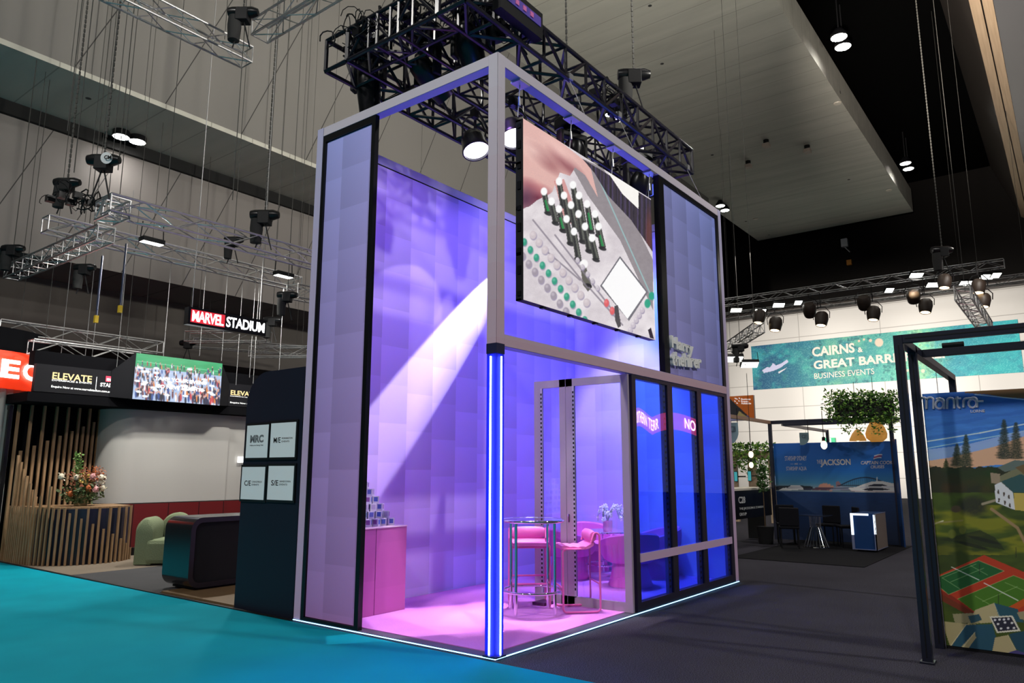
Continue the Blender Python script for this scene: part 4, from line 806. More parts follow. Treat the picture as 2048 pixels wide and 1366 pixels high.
t=thing('native_flower_arrangement','large vase arrangement of wild flowers on the slatted counter','flowers',(fc[0],fc[1],ct+.001))
MB().lathe([(0,0),(.10,0),(.13,.06),(.11,.16),(.12,.2)],18,(fc[0],fc[1],ct+.001)).build('vase',mat('straw_vase',(.35,.27,.12),.6),t,True)
ol=mat('olive_leaf',(.05,.08,.02),.6); bo=mat('burnt_orange_petal',(.42,.10,.02),.6); ye_=mat('mustard_petal',(.5,.33,.06),.6); cr=mat('cream_protea',(.65,.58,.45),.6); pk_=mat('blush_protea',(.6,.3,.3),.6); dr=mat('rust_leaf',(.20,.05,.02),.6)
o=MB(); foliage(o,fc-np.array((0,0,.08)),.36,520,.10,rr,.6); o.build('leaves',ol,t); o=MB(); foliage(o,fc+np.array((0,0,.10)),.37,260,.07,rr,.75); o.build('rust_leaves',dr,t)
o=MB(); foliage(o,fc+np.array((.18,-.12,.26)),.17,150,.05,rr); o.build('orange_blossom',bo,t); o=MB(); foliage(o,fc+np.array((.0,-.1,.14)),.14,70,.06,rr); o.build('mustard_blossom',ye_,t)
st_=MB(); sx_=fc+np.array((-.10,.05,.2))
for k in range(3):
    p=sx_+np.array((.03*k,-.02*k,0)); st_.tube([p,p+np.array((-.02,0,.25)),p+np.array((-.05,.02,.5-.08*k))],.008,5)
    for j in range(16): foliage(st_,p+np.array((-.02-.002*j,0,.10+.022*j)),.03,3,.06,rr)
st_.build('tall_green_stem',mat('fresh_green',(.14,.26,.06),.5),t)
for m,ps in ((cr,((-.34,.12,.22),(-.12,.0,.20),(.24,-.20,.12),(.27,-.22,0),(.22,-.24,.2))),(pk_,((.08,-.2,.22),(.13,-.28,-.02))),(bo,((-.0,-.25,.0),(-.22,-.05,-.1)))):
    for d in ps:
        o=MB(); o.ball(fc+np.array(d),.05,.05,.06,10,7); foliage(o,fc+np.array(d),.06,26,.05,rr); o.build('protea_bloom',m,t,True)
# armchair
boc=mat('sage_boucle',(.14,.17,.095),.95,bump=(55,.9))
t=thing('boucle_armchair','sage green boucle armchair with tall rounded lobes beside the red base','armchair',(1.75,9.35,.0))
cx_=np.array((1.80,9.15,0)); ex=np.array((.70,-.714,0)); ey=np.array((.714,.70,0))
def lobe(c,wv,tv,wd,th,h,nm,z0=.03,full=.5):
    pts=[]; r_=wd/2; o=MB(); prof=[(-r_,0),(-r_,(h-r_*1.25))]+[(-r_*math.cos(PI*i/14),(h-r_*1.25)+r_*1.25*math.sin(PI*i/14)) for i in range(1,14)]+[(r_,h-r_*1.25),(r_,0)]
    lay=[(-.5,.86),(-.42,.96),(-.25,1),(.25,1),(.42,.96),(.5,.86)]; n_=len(prof); vs=[]
    for (k,sc_) in lay: vs+=[np.array(c)+wv*p[0]*sc_+tv*th*k+np.array((0,0,z0+p[1]*(sc_ if p[1]>.05 else 1))) for p in prof]
    f=[(j*n_+i,j*n_+(i+1)%n_,(j+1)*n_+(i+1)%n_,(j+1)*n_+i) for j in range(len(lay)-1) for i in range(n_)]+[tuple(reversed(range(n_))),tuple(range((len(lay)-1)*n_,len(lay)*n_))]
    return o.add(vs,f).build(nm,boc,t,True)
lobe(cx_-ex*.36,ex,ey,.34,.66,.82,'arm'); lobe(cx_+ex*.0+ey*.34,ex,ey,.60,.28,.88,'backrest'); lobe(cx_+ex*.62+ey*.1,ex,ey,.34,.6,.80,'arm')
MB().obox(cx_+ex*.1-ey*.05+np.array((0,0,.25)),ex,ey,(0,0,1),.42,.32,.22).build('seat',boc,t,bevel=.08)
MB().obox(cx_+ex*.1+np.array((0,0,.02)),ex,ey,(0,0,1),.4,.3,.02).build('plinth_base',black,t)
t=MB().box(1.98,2.10,10.95,11.1,0.0,.16).build('small_black_case',blackg,bevel=.01); tag(t,'small black case on the floor against the red base, left of the armchair','case')
# floors of the left stands
o=MB().box(.0,5.6,8.9,12.4,.001,.012).build('beige_carpet',carpet('beige_carpet',(.16,.13,.10),.15,200)); tag(o,'beige carpet under the slatted counter and armchair','carpet')
o=MB().box(.0,5.6,6.05,8.9,.001,.010).build('charcoal_carpet',carpet('charcoal_carpet',(.055,.055,.058),.3,200)); tag(o,'charcoal carpet between the beige carpet and the black desk','carpet')
wf=NT('honey_timber_floor',.4); g=wf.pos(); w1=wf.math('FRACT',wf.math('DIVIDE',g[1],.12)); ln=wf.math('LESS_THAN',w1,.04); ns=wf.node('ShaderNodeTexNoise'); ns.inputs['Scale'].default_value=6; wf.L.new(wf.mix(ln,wf.mix(ns.outputs[0],(.11,.065,.028),(.20,.125,.06)),(.05,.03,.01)),wf.b.inputs['Base Color'])
o=MB().box(.06,3.2,3.05,6.05,.001,.03).build('timber_floor',wf.m); tag(o,'honey timber floor under the black rounded desk','floor covering')
o=MB(); o.box(-.045,.0,2.96,12.0,.001,.02); tag(o.build('edge_strip',black),'thin black edging strip between the teal carpet and the left stands','edging')
# black rounded reception desk
t=thing('reception_desk','glossy black reception desk shaped as a rounded loop, beside the navy panel','desk',(1.1,6.05,.03))
def rrect(x0,x1,z0,z1,r,n=8):
    p=[]
    for cx,cz,a in ((x1-r,z1-r,0),(x0+r,z1-r,90),(x0+r,z0+r,180),(x1-r,z0+r,270)): p+=[(cx+r*math.cos(R(a+90*i/n)),cz+r*math.sin(R(a+90*i/n))) for i in range(n+1)]
    return p
dx0=.24; outr=rrect(dx0,2.1,.06,1.03,.17); inr=rrect(dx0+.07,2.03,.13,.96,.11); n=len(outr); y0,y1=5.70,6.42
v=[(x,y0,z) for x,z in outr]+[(x,y0,z) for x,z in inr]+[(x,y1,z) for x,z in outr]+[(x,y1,z) for x,z in inr]
f=[]
for i in range(n): j=(i+1)%n; f+=[(i,j,n+j,n+i),(2*n+i,3*n+i,3*n+j,2*n+j),(i,2*n+i,2*n+j,j),(n+i,n+j,3*n+j,3*n+i)]
MB().add(v,f).build('shell',mat('black_satin',(.010,.010,.012),.18),t,True); MB().prism([(x,y0+.05,z) for x,z in rrect(dx0+.06,2.04,.12,.97,.1)],(0,.02,0)).build('front_panel',mat('flat_black',(.004,.004,.004),.7),t); MB().box(dx0+.15,2.0,y0+.08,y1-.05,.031,.06).build('foot',black,t)
# navy arched panel with four framed signs
t=thing('navy_arched_wall','tall navy black panel with a rounded top corner, left of the booth','panel',(.3,3.6,0)); nx=.05
pr=[(3.035,0),(3.035,2.95)]+[(4.235-.42+.42*math.sin(R(90*i/12)),2.95-.42+.42*math.cos(R(90*i/12))) for i in range(13)]+[(4.235,0)]
pr=[(3.035,0),(3.035,2.95)]+[(3.815+.42*math.sin(R(90*i/12)),2.53+.42*math.cos(R(90*i/12))) for i in range(13)]+[(4.235,0)]
MB().prism([(nx,y,z) for y,z in pr],(.9,0,0)).build('body',mat('navy_black_satin',(.009,.012,.024),.5,spec=.25),t,True)
fr=mat('sign_frame_black',(.006,.006,.007),.4); pw=NT('gloss_white_plate',.12); pw.b.inputs['Base Color'].default_value=(.88,.92,.94,1)
sgn=[((494,916),(537,917),(494,852),'MRC','Melbourne Racing Club','top left of the four, lettered in grey'),((542,915),(592,915),(547,847),'M/E','MORNINGTON EVENTS','top right of the four'),((484,998),(530,999),(488,934),'C/E','CAULFIELD EVENTS','bottom left of the four'),((537,999),(588,1001),(542,932),'S/E','SANDOWN EVENTS','bottom right of the four')]
gl_=mat('grey_letter',(.18,.19,.2),.5)
for i,(lb,rb_2,lt_,a_,b_,l) in enumerate(sgn):
    p=P('x',nx,*lb); q=P('x',nx,*rb_2); r_=P('x',nx,*lt_); Y0,Y1=p[1],q[1]; zb,zt=p[2],r_[2]
    s_=thing('framed_sign','white glossy framed sign on the navy panel, %s'%l,'sign',(nx,(Y0+Y1)/2,zb))
    MB().box(nx-.02,nx,Y1-.03,Y0+.03,zb-.03,zt+.03).build('frame',fr,s_); MB().box(nx-.024,nx-.019,Y1,Y0,zb,zt).build('plate',pw.m,s_)
    W=Y0-Y1; Hh=zt-zb; X_=nx-.0245
    def wt(s,u,vv,wd,h,m=black,bold=.0): text(s,1,(X_,Y0-W*u,zb+Hh*vv),(0,-1,0),(0,0,1),m,'lettering',s_,fit=(W*wd,Hh*h),bold=bold,depth=.002)
    if i==0: wt('MRC',.18,.46,.62,.24,gl_,.05); wt(b_,.18,.35,.62,.05)
    else: wt(a_,.14,.42,.28,.16,black,.01); a1,b1=b_.split(); wt(a1,.47,.52,.42,.05); wt(b1,.47,.43,.30,.05)
# curtain drum with red ring sign
dc=PD(15,-88,733); Rr=1.62; zr0,zr1=P('y',dc[1]-Rr*.6,60,775)[2],0
e_=PD(14.2,64,735); dz=lambda py: PD(14.3,60,py)[2]
t=thing('ring_sign','curved red hanging ring sign with white letters at the left edge','sign',(dc[0],dc[1],dz(775)))
MB().lathe([(Rr,dz(775)),(Rr,dz(700))],96,(dc[0],dc[1],0)).build('red_band',mat('red_lit_fabric',(.85,.04,.01),.5,emit=(1.0,.045,.01),es=.75),t,True)
MB().lathe([(Rr-.02,dz(700)),(Rr-.02,dz(652))],64,(dc[0],dc[1],0)).build('black_upper_band',mat('black_drape'),t,True)
va=math.atan2(CAM[1]-dc[1],CAM[0]-dc[0])
for k,ch in enumerate('ECE'):
    g_=text(ch,1,(0,0,0),(1,0,0),(0,0,1),ew,'lettering',None,fit=(.37 if ch!='C' else .40,.36),bold=.035); me=g_.data
    a0=va+R(25)+(k)*.27
    for vv in me.vertices: x,y,z=vv.co; aa=a0+x/Rr; vv.co=((Rr+.03)*math.cos(aa),(Rr+.03)*math.sin(aa),z+.19)
    g_.parent=t
crt=NT('white_pleated_curtain',.8); crt.b.inputs['Base Color'].default_value=(.5,.47,.43,1)
o=MB(); v=[]; n=200
for z in (0,dz(776)): v+=[(dc[0]+(Rr-.10+.02*math.sin(i*1.9))*math.cos(2*PI*i/n),dc[1]+(Rr-.10+.02*math.sin(i*1.9))*math.sin(2*PI*i/n),z) for i in range(n)]
o.add(v,[(i,(i+1)%n,n+(i+1)%n,n+i) for i in range(n)]); tag(o.build('curtain_drum',crt.m,None,True),'round white pleated curtain enclosure under the red ring sign','curtain')
t=thing('black_open_frame','black upright rectangular frame at the far left edge, beside the slats','frame',(0,12.6,0))
for y0,y1,z0_,z1_ in ((12.15,12.25,0,2.95),(13.1,13.2,0,2.95),(12.25,13.1,2.87,2.95),(12.25,13.1,0,.08)): MB().box(-.06,.0,y0,y1,z0_,z1_).build('rail',blackg,t)
# ================================================================ RIGHT SIDE: FAR WALL, BANNER, STAGE TRUSS
WA=WX-.02
a=P('x',WA-.06,1502,693); b=P('x',WA-.06,2048,634); c0=P('x',WA-.06,1507,780)
by0,by1=a[1],P('x',WA-.06,2041,688)[1]; bz1,bz0=a[2],c0[2]
def reef(X,Y,a,b):
    c=Cv(X,Y,(20,120,140)); n=fbm(X/26,Y/16,5,1); n2=fbm(X/8,Y/6,4,7); t=(X-1502)/535
    c.put(np.clip(1-t*3.2,0,1),(8,72,112)); c.put(np.clip((n-.45)*4,0,1)*.55,(60,190,180)); c.put(np.clip(1-abs(t-.33)/.22,0,1)*np.clip(n*1.3,0,1)*.8,(96,140,110)); c.put(np.clip(1-abs(t-.63)/.14,0,1)*np.clip(n2*1.4,0,1)*.8,(190,215,140)); c.put(np.clip(1-abs(t-.50)/.16,0,1)*.35,(120,190,150))
    c.put(np.clip((n2-.60)*9,0,1)*np.clip(1.2-t,0.25,1),(6,72,86),.75); c.put(np.clip((t-.72)*4,0,1)*.7,(20,178,182)); c.put(np.clip((t-.72)*4,0,1)*np.clip((fbm(X/22,Y/12,4,12)-.52)*8,0,1)*.6,(8,130,150)); c.put((hsh(np.floor(X),np.floor(Y),4)>.86)*.25,(230,245,220)); c.put((t<.22)*np.clip((n2-.56)*8,0,1)*.4,(60,150,160))
    c.poly([(1524,741),(1534,734),(1540,735),(1546,726),(1552,731),(1562,727),(1574,719),(1577,724),(1560,736),(1546,742),(1528,746)],(188,190,220)); c.poly([(1556,744),(1574,735),(1570,739),(1558,747)],(205,205,215))
    for x,y,r in ((1758,685,8.5),(1741,681,3.2),(1728,679,2.2),(1718,682,2.4),(1829,733,7),(1846,742,3.6),(1815,741,2.6)): c.ell(x,y,r,col=(225,185,165),a=.9)
    return c
t=thing('reef_banner','very wide turquoise reef banner with pale lettering on the white hall wall','banner',(WA-.06,(by0+by1)/2,bz0))
poster('banner_face',(WA-.06,by0,bz0),(0,by1-by0,0),(0,0,bz1-bz0),540,92,reef,vcol_mat('printed_picture',rough=.55),t,gain=1.25)
MB().box(WA-.055,WA,by1,by0,bz0,bz1).build('banner_board',mat('board_edge',(.3,.3,.3),.6),t)
blush=mat('blush_print',(.85,.70,.62),.6)
def bt_(s,box,m=blush,bold=.03): ptext(s,box,'x',WA-.06,m,'lettering',t,off=.01,bold=bold,depth=.02)
bt_('CAIRNS',((1625,714),(1710,705),(1624,695))); bt_('&',((1716,705),(1726,704),(1716,695))); bt_('GREAT BARRIER REEF',((1628,739),(1898,715),(1627,722))); bt_('BUSINESS EVENTS',((1629,758),(1749,748),(1628,747)),bold=.0)
# ventilation pipe along the bulkhead
a=P('x',WX-1.2,1451,648); b=P('x',WX-1.2,2048,567)
struct(MB().bar((WX-1.0,16,wz+.12),(WX-1.0,-16,wz+.12),.16,10).build('trim_10',mat('dark_pipe',(.06,.05,.045),.4)))
TX=27.0; ta=P('x',TX,1440,608); tb_=P('x',TX,2010,541); tz=(ta[2]+tb_[2])/2
truss('stage_truss',(TX,ta[1]+1,tz),(TX,tb_[1],tz),.34,.30,.022,.55,dalu,'long silver stage truss in front of the white hall wall, the upper one',verts=False)
TX2=30.0; ta2=P('x',TX2,1440,638); tb2=P('x',TX2,2048,566); tz2=(ta2[2]+tb2[2])/2
truss('stage_truss',(TX2,ta2[1]+1,tz2),(TX2,tb2[1]-2,tz2),.34,.30,.022,.55,dalu,'long silver stage truss in front of the white hall wall, the lower rear one',verts=False)
a=PD(18,1926,598); truss('stage_truss',(a[0],a[1],a[2]),(a[0]+5.8,a[1],a[2]),.34,.34,.022,.5,dalu,'silver truss crossing over the upper stage truss under the hoist')
a=PD(26,1455,705); b=PD(21,1522,722); b[2]=a[2]-.2; truss('stage_truss',a,b,.3,.28,.02,.5,dalu,'small silver truss just right of the booth, beside the reef banner')
hoist(PD(19.5,1884,500),20.5 if PD(19.5,1884,500)[1]<ye else 18,'black chain hoist over the crossing truss at upper right',1.15); hoist(PD(22,1480,692),18,'black chain hoist above the small truss right of the booth',1.0,cb=False); 
we=mat('warm_lens',(1,.8,.5),.3,emit=(1.0,.72,.40),es=8); can=mat('lamp_can_brown',(.035,.022,.015),.5)
def stagelamp(px,py,D,label,on=True):
    c=P('x',TX,px,py) if px<1880 else PD(D,px,py); K_=((c-CAM)@fw)/24; t=thing('stage_lamp',label,'stage lamp',tuple(c),None); d=np.array((-.22,.08,-.97)) if on else np.array((.6,.1,-.75)); d/=np.linalg.norm(d); s_=np.array((0,1.,0))
    MB().lathe([(r*K_,z*K_) for r,z in [(0,-.22),(.15,-.22),(.2,-.15),(.215,0),(.18,.2),(.155,.24),(.145,.24),(.14,.20)]],16,c,d).build('can',can,t,True); MB().lathe([(0,.225*K_),(.142*K_,.22*K_)],16,c,d).build('lens',we if on else lens_d,t,True)
    o=MB(); o.tube([c+K_*q for q in (s_*.25,s_*.27+np.array((0,0,.2)),s_*.15+np.array((0,0,.36)),np.array((0,0,.4)),-s_*.15+np.array((0,0,.36)),-s_*.27+np.array((0,0,.2)),-s_*.25)],.016,5); o.bar(c+np.array((0,0,.4*K_)),(c[0],c[1],max(c[2]+.75,tz) if px<1880 else c[2]+.75),.02,5); o.build('yoke',black,t); return c
SL=[(1518,633,24,'first from the left',1),(1551,648,24,'second from the left',1),(1619,620,25,'third from the left',0),(1643,638,24,'fourth from the left',1),(1728,605,25,'fifth from the left',0),(1747,627,24,'sixth from the left',1),(1827,592,25,'seventh from the left',0),(1851,612,24,'eighth from the left',1),(1889,563,22,'hanging on the left side of the crossing truss',1),(1957,573,22,'upper one of the rightmost pair',1),(1967,601,22,'lower one of the right-hand pair',1)]
for i,(x,y,D,l,on) in enumerate(SL): stagelamp(x,y,D,'black stage lamp on the far truss, '+l,bool(on))
fe=mat('flood_face',(1,1,1),.3,emit=(1,1,.92),es=7)
for i,(x,y,l) in enumerate(((1472,619,'first from the left'),(1520,621,'second from the left'),(1557,609,'third from the left'),(1596,604,'fourth, small and round glow'),(1778,579,'fifth, small, at the middle'),(1832,549,'sixth, high left of the crossing truss'),(1866,568,'seventh, left of the crossing truss'),(1932,565,'eighth, right of the crossing truss'),(1973,552,'ninth from the left'),(1991,549,'tenth, at the truss end'),(1468,716,'low, just right of the booth frame'),(1499,727,'low, at the banner corner'))):
    flood(P('x',TX,x,y) if y<650 else PD(22,x,y),'bright floodlight on the far right trusses, '+l,.52 if i not in (3,4,9) else .34,.30,.1,fe,ex=(.55,-.83,0),tilt=-28)
# unseen low spots added in place of those lamps' throw on the wall
for y_,pw_ in ((13,1500),(8,1700),(3,1800),(-2,1700)): lamp('SPOT',(17.0,y_*.8+1,3.5),(WX,y_,6.6),pw_*11,(1,.93,.84),.3,35,.7,'added_wall_throw')
lamp('SPOT',(TX-.5,.2,tz-.6),(WX,1.2,8.2),1500,(1,.86,.6),.2,16,.9,'warm_beam')
for x_,y_ in ((16,3),(18,-3),(22,6)): lamp('AREA',(x_,y_,8.2),(x_,y_,0),110,(1,.93,.85),square=(2,.6),name='stand_flood')
# ================================================================ ORANGE SIGN, HANGING FLAGS
p=PD(20,1508,838); q=PD(20,1505,790); ox=p[0]; oy1=P('x',ox,1508,820)[1]; oy0=oy1+2.2; oz0=P('x',ox,1508,840)[2]; oz1=P('x',ox,1507,790)[2]
def orng(X,Y,a,b):
    c=Cv(X,Y,(222,112,22)); m=inpoly(X,Y,[(1440,780),(1462,799),(1504,839),(1504,850),(1440,850)]); c.put(m,(38,38,48)); c.put(m*(Y>828+fbm(X/4,Y/3,2)*6),(80,90,150)); c.put(m*(inpoly(X,Y,[(1478,822),(1506,842),(1470,842)])),(190,170,110)); c.put(inpoly(X,Y,[(1440,832),(1504,841),(1440,841)]),(150,150,190)); return c
t=thing('orange_stand_sign','orange and dark hanging stand sign with white lettering, right of the booth','sign',(ox,(oy0+oy1)/2,oz0))
poster('sign_face',(ox,oy0,oz0),(0,oy1-oy0,0),(0,0,oz1-oz0),120,52,orng,vcol_mat('printed_picture'),t); MB().box(ox+.01,ox+.1,oy1,oy0,oz0,oz1).build('board',MT['board_edge'],t)
for s_,yy in (('Business',800),('Events',804.5),('Adelaide',808.5)): ptext(s_,((1482.5,yy),(1482.5+{'Business':19,'Events':15,'Adelaide':20}[s_],yy),(1482.5,yy-3.4)),'x',ox,wle,'lettering',t,off=.01,bold=.02)
o=MB()
for k,(i,j) in enumerate(((0,0),(1,0),(2,0),(2,1),(1,2),(0,1))):
    y_=P('x',ox,1469+4*i,800)[1]; z_=P('x',ox,1470,796+4.2*j)[2]; o.add([(ox-.01,y_,z_),(ox-.01,y_-.045,z_-.045),(ox-.01,y_,z_-.045)] if (i+j)%2 else [(ox-.01,y_,z_),(ox-.01,y_-.045,z_),(ox-.01,y_-.045,z_-.045)],[(0,1,2)])
o.build('logo_mark',wle,t)
for lab,x0,x1,y0,y1,D,w_ in (('C28',1463,1475.5,845,887,15.5,'left of the two flags, beside the booth frame'),('C27',1605,1617,865,890,18,'right of the two flags, behind the blue harbour panel')):
    a=PD(D,x0,y0); xx=a[0]; ya,yb=P('x',xx,x0,y0)[1],P('x',xx,x1,y0)[1]; zt,zb=P('x',xx,x1,y0)[2],P('x',xx,x0+3,y1)[2]; t=thing('booth_number_flag','pale blue hanging booth number flag, %s'%w_,'flag',(xx,(ya+yb)/2,zb))
    pts=[(xx,ya+.08,zt),(xx,yb,zt),(xx,yb,zt-(zt-zb)*.55),(xx,yb+.03,zb+(zt-zb)*.25),(xx,yb+.08,zb+(zt-zb)*.08),(xx,ya,zb),(xx,ya+.08,zb)]
    MB().prism(pts,(.01,0,0)).build('cloth',mat('pale_blue_cloth',(.30,.45,.52),.7),t); MB().bar((xx,yb+.01,zt),(xx,yb+.01,zt+.3),.008,5).build('hook',black,t)
    text(lab,1,(xx-.006,ya+.02,zb+(zt-zb)*.55),(0,-1,0),(0,0,1),mat('slate_text',(.10,.14,.17),.6),'lettering',t,fit=(abs(ya-yb)-.03,(zt-zb)*.28))
# ================================================================ HARBOUR STAND
jx=13.8; jy0=1.92; jy1=-.78; jz=2.40
jy0=P('x',jx,1553,1000)[1]; jy1=P('x',jx,1792,1000)[1]; jz=P('x',jx,1548,887)[2]; jt=P('x',jx,1541,842)[2]
def harbour(X,Y,a,b):
    c=Cv(X,Y,(10,60,130)); hz=.53; 
    t=np.clip((b-hz)/(1-hz),0,1)[:,None]; c.c=np.array((70,120,140.))*(1-np.clip(t*2.6,0,1))+np.array((18,88,158.))*np.clip(t*2.6,0,1); c.c=c.c*(1-np.clip(t-.35,0,1)*.9)+np.array((10,62,140.))*np.clip(t-.35,0,1)*.9
    c.put((b<hz+.05)*np.clip(1-(b-hz)/.05,0,1)*.4,(150,120,120))
    sea=b<hz-.035; c.put(sea,(12,50,96)); c.put(sea*fbm(X/10,Y/2.2,4,3)*.5,(6,30,66)); c.put(sea*np.clip((hz-b)*2.2,0,1)*.75,(8,18,40))
    H=lambda x:981-(x-1550)*.000+0
    c.put(((Y<980)&(Y>974-4*fbm(X/7,Y*0,3,2))&(X<1625)),(24,34,44)); c.put(((Y<980)&(Y>977)&(X>1600)),(40,40,56)); c.poly([(1625,979),(1634,976),(1700,974),(1760,974),(1760,980),(1625,981)],(86,62,70),.8)
    for k,x in enumerate((1641,1646,1651,1657,1663)): c.ell(x,972+(k-1.5)**2*.8,4,6.5,25,col=(168,120,104),soft=.2)
    c.seg(1632,977,1672,977,2.2,col=(70,50,66)); c.poly([(1672,964),(1677,962),(1682,968),(1682,976),(1672,976)],(120,92,100))
    for i in range(28):
        u=i/27; x=1678+u*104; y=972-17*math.sin(PI*u)*1.0; x2=1678+(u+1/27)*104; y2=972-17*math.sin(PI*min(1,u+1/27)); c.seg(x,y,x2,y2,.9,col=(20,30,48)); c.seg(x,y,x,972,.25,col=(24,36,54),a=.8)
    c.seg(1675,971,1792,971,.7,col=(22,30,46))
    c.poly([(1558,980),(1566,976),(1576,975),(1582,971),(1600,971),(1606,976),(1607,979),(1570,981)],(205,200,205)); c.seg(1574,976,1604,976,.5,col=(60,70,90)); c.seg(1578,973.4,1601,973.4,.4,col=(60,70,90))
    c.poly([(1658,980),(1668,975),(1680,972),(1700,974),(1702,980)],(120,130,150),.9); c.seg(1664,977,1698,976,.6,col=(40,50,70))
    c.poly([(1696,976),(1712,974),(1728,968),(1744,963),(1764,962),(1782,966),(1800,968),(1800,984),(1712,984),(1702,981)],(222,220,226)); c.poly([(1734,972),(1748,968),(1764,968),(1776,972),(1750,973)],(30,34,50)); c.poly([(1724,979),(1738,976),(1764,976),(1782,979),(1760,981),(1736,981)],(28,30,44)); c.seg(1754,955,1754,963,.9,col=(230,230,235)); c.seg(1720,974.5,1790,974,.4,col=(90,95,110)); c.seg(1702,982,1800,984.5,.7,col=(150,120,120))
    return c
t=thing('harbour_backdrop_panel','tall blue backdrop panel printed with a harbour, boats and white company names','panel',(jx,(jy0+jy1)/2,0))
poster('panel_face',(jx,jy0,0.02),(0,jy1-jy0,0),(0,0,jz-.02),250,210,harbour,vcol_mat('printed_picture'),t,gain=1.9); MB().box(jx+.005,jx+.08,jy1,jy0,.0,jz).build('panel_core',mat('navy_core',(.02,.03,.08),.5),t)
wpr=mat('white_print',(.72,.72,.74),.6,emit=(.5,.5,.52),es=.0)
def jt_(s,box,m=wpr,**k): ptext(s,box,'x',jx,m,'lettering',t,off=.004,**k)
jt_('STARSHIP SYDNEY',((1570,921.5),(1613.5,921),(1569.5,912.5))); jt_('AND',((1589,929.5),(1596,929.5),(1589,926))); jt_('STARSHIP AQUA',((1573,942.5),(1613.5,942),(1573,933.5)))
MB().box(jx-.003,jx,P('x',jx,1587,928)[1],P('x',jx,1581,928)[1],P('x',jx,1581,928.3)[2],P('x',jx,1581,927.8)[2]).box(jx-.003,jx,P('x',jx,1603.5,928)[1],P('x',jx,1598,928)[1],P('x',jx,1598,928.3)[2],P('x',jx,1598,927.8)[2]).build('dash_mark',wpr,t)
jt_('THE',((1634,928),(1642,927.5),(1634,920))); jt_('JACKSON',((1641.5,934.5),(1702,933.5),(1641,919)),bold=.03); jt_('CAPTAIN COOK',((1722,929),(1786,928.5),(1722,922)),bold=.02,shear=.15); jt_('CRUISES',((1741.5,937),(1769,936.5),(1741.5,931)),bold=.02,shear=.15)
for k,(col,y) in enumerate(((wpr,911.5),(mat('flag_red',(.5,.05,.08),.5),914.5),(wpr,917.5))):
    pts=[]; n_=8
    for i in range(n_+1): u=i/n_; pts.append(P('x',jx-.004,1748.5+u*16-k*.8,y-2.0*math.sin(PI*u-.9)*(.8)))
    v=[tuple(p) for p in pts]+[(p[0],p[1],p[2]+.022) for p in pts]; MB().add(v,[(i,i+1,n_+2+i,n_+1+i) for i in range(n_)]).build('flag_logo',col,t)
frm=mat('navy_black_frame',(.018,.02,.04),.35)
t=thing('harbour_stand_frame','thin black metal frame around the blue harbour panel stand','frame',(jx,(jy0+jy1)/2,0))
sx=P('y',jy0,1455,838)[0]
for a_ in ((jx-.09,jx-.01,jy0,jy0+.08,0,jt),(jx-.09,jx-.01,jy1-.08,jy1,0,jt),): MB().box(*a_).build('post',frm,t)
MB().box(jx-.09,jx-.01,jy1,jy0,jt-.09,jt).build('front_beam',frm,t); MB().box(jx+.9,jx+.98,jy1,jy0,jt-.09,jt).build('rear_beam',frm,t); MB().box(sx-1.5,jx-.09,jy0,jy0+.08,jt-.08,jt).build('side_beam',mat('copper_lit_beam',(.40,.24,.16),.4),t)
MB().box(jx-.01,jx+.9,jy1-.08,jy1,jt-.09,jt).build('side_beam',frm,t); MB().prism([(jx,jy1-.005,0),(13.35,jy1-.17,0),(13.35,jy1-.20,0),(jx,jy1-.05,0)],(0,0,2.42)).build('side_wing',mat('blue_wing',(.01,.05,.18),.4),t)
q=P('y',jy0,1618,858); MB().box(jx+.98,jx+5.2,jy0,jy0+.07,jt-.08,jt).build('side_beam',mat('grey_beam',(.35,.33,.32),.5),t); MB().box(jx+5.2,jx+5.28,jy0-.05,jy0+.03,0,jt).build('post',frm,t)
a=P('z',jt+.02,1480,842)
o=MB().box(9.1,jx,jy1-.25,jy0-.55,.001,.012).build('black_stand_carpet',carpet('black_carpet',(.012,.012,.014),.4,150)); tag(o,'near black carpet under the harbour stand furniture','carpet')
# C28 counter panel
cxa,cxb=P('y',jy0,1474,1010)[0],jx-.1; cz0,cz1=P('y',jy0,1475,1041)[2],P('y',jy0,1512,980)[2]
t=thing('number_counter','black counter front lettered with the stand number, beside the harbour panel','counter',((cxa+cxb)/2,jy0+.4,0))
MB().box(cxa-.4,cxb,jy0+.1,jy0+.15,cz0,cz1).build('front_panel',blackg,t); MB().box(cxa-.4,cxb,jy0+.08,jy0+.75,cz1,cz1+.045).build('worktop',mat('cream_top',(.75,.70,.6),.4),t)
for x_ in (cxa-.3,cxb-.1): MB().box(x_,x_+.05,jy0+.25,jy0+.7,0,cz1).build('leg',black,t)
def ct_(s,box,**k): ptext(s,box,'y',jy0+.1,mat('grey_white_letter',(.6,.62,.63),.5),'lettering',t,off=.004,**k)
ct_('C28',((1477,1007),(1490.5,1006),(1477,993.5)),bold=.02); ct_('THE JACKSON & STARSHIP',((1478.5,1021.5),(1528.5,1016.5),(1478,1015.5))); ct_('GROUP',((1479,1032),(1493,1030.5),(1479,1026)))
lpz=cz1+.046
lx_=P('z',lpz,1490,971); t=thing('laptop','open silver laptop on the cream worktop right of the booth','laptop',(lx_[0],jy0+.45,lpz)); MB().box(lx_[0]-.2,lx_[0]+.2,jy0+.3,jy0+.6,lpz,lpz+.02).build('base',dalu,t); MB().obox((lx_[0]+.2,jy0+.45,lpz+.14),(0,1,0),(0,0,1),(1,0,0),.19,.12,.008).build('screen',mat('laptop_screen',(.5,.6,.8),.2,emit=(.5,.65,.9),es=.9),t)
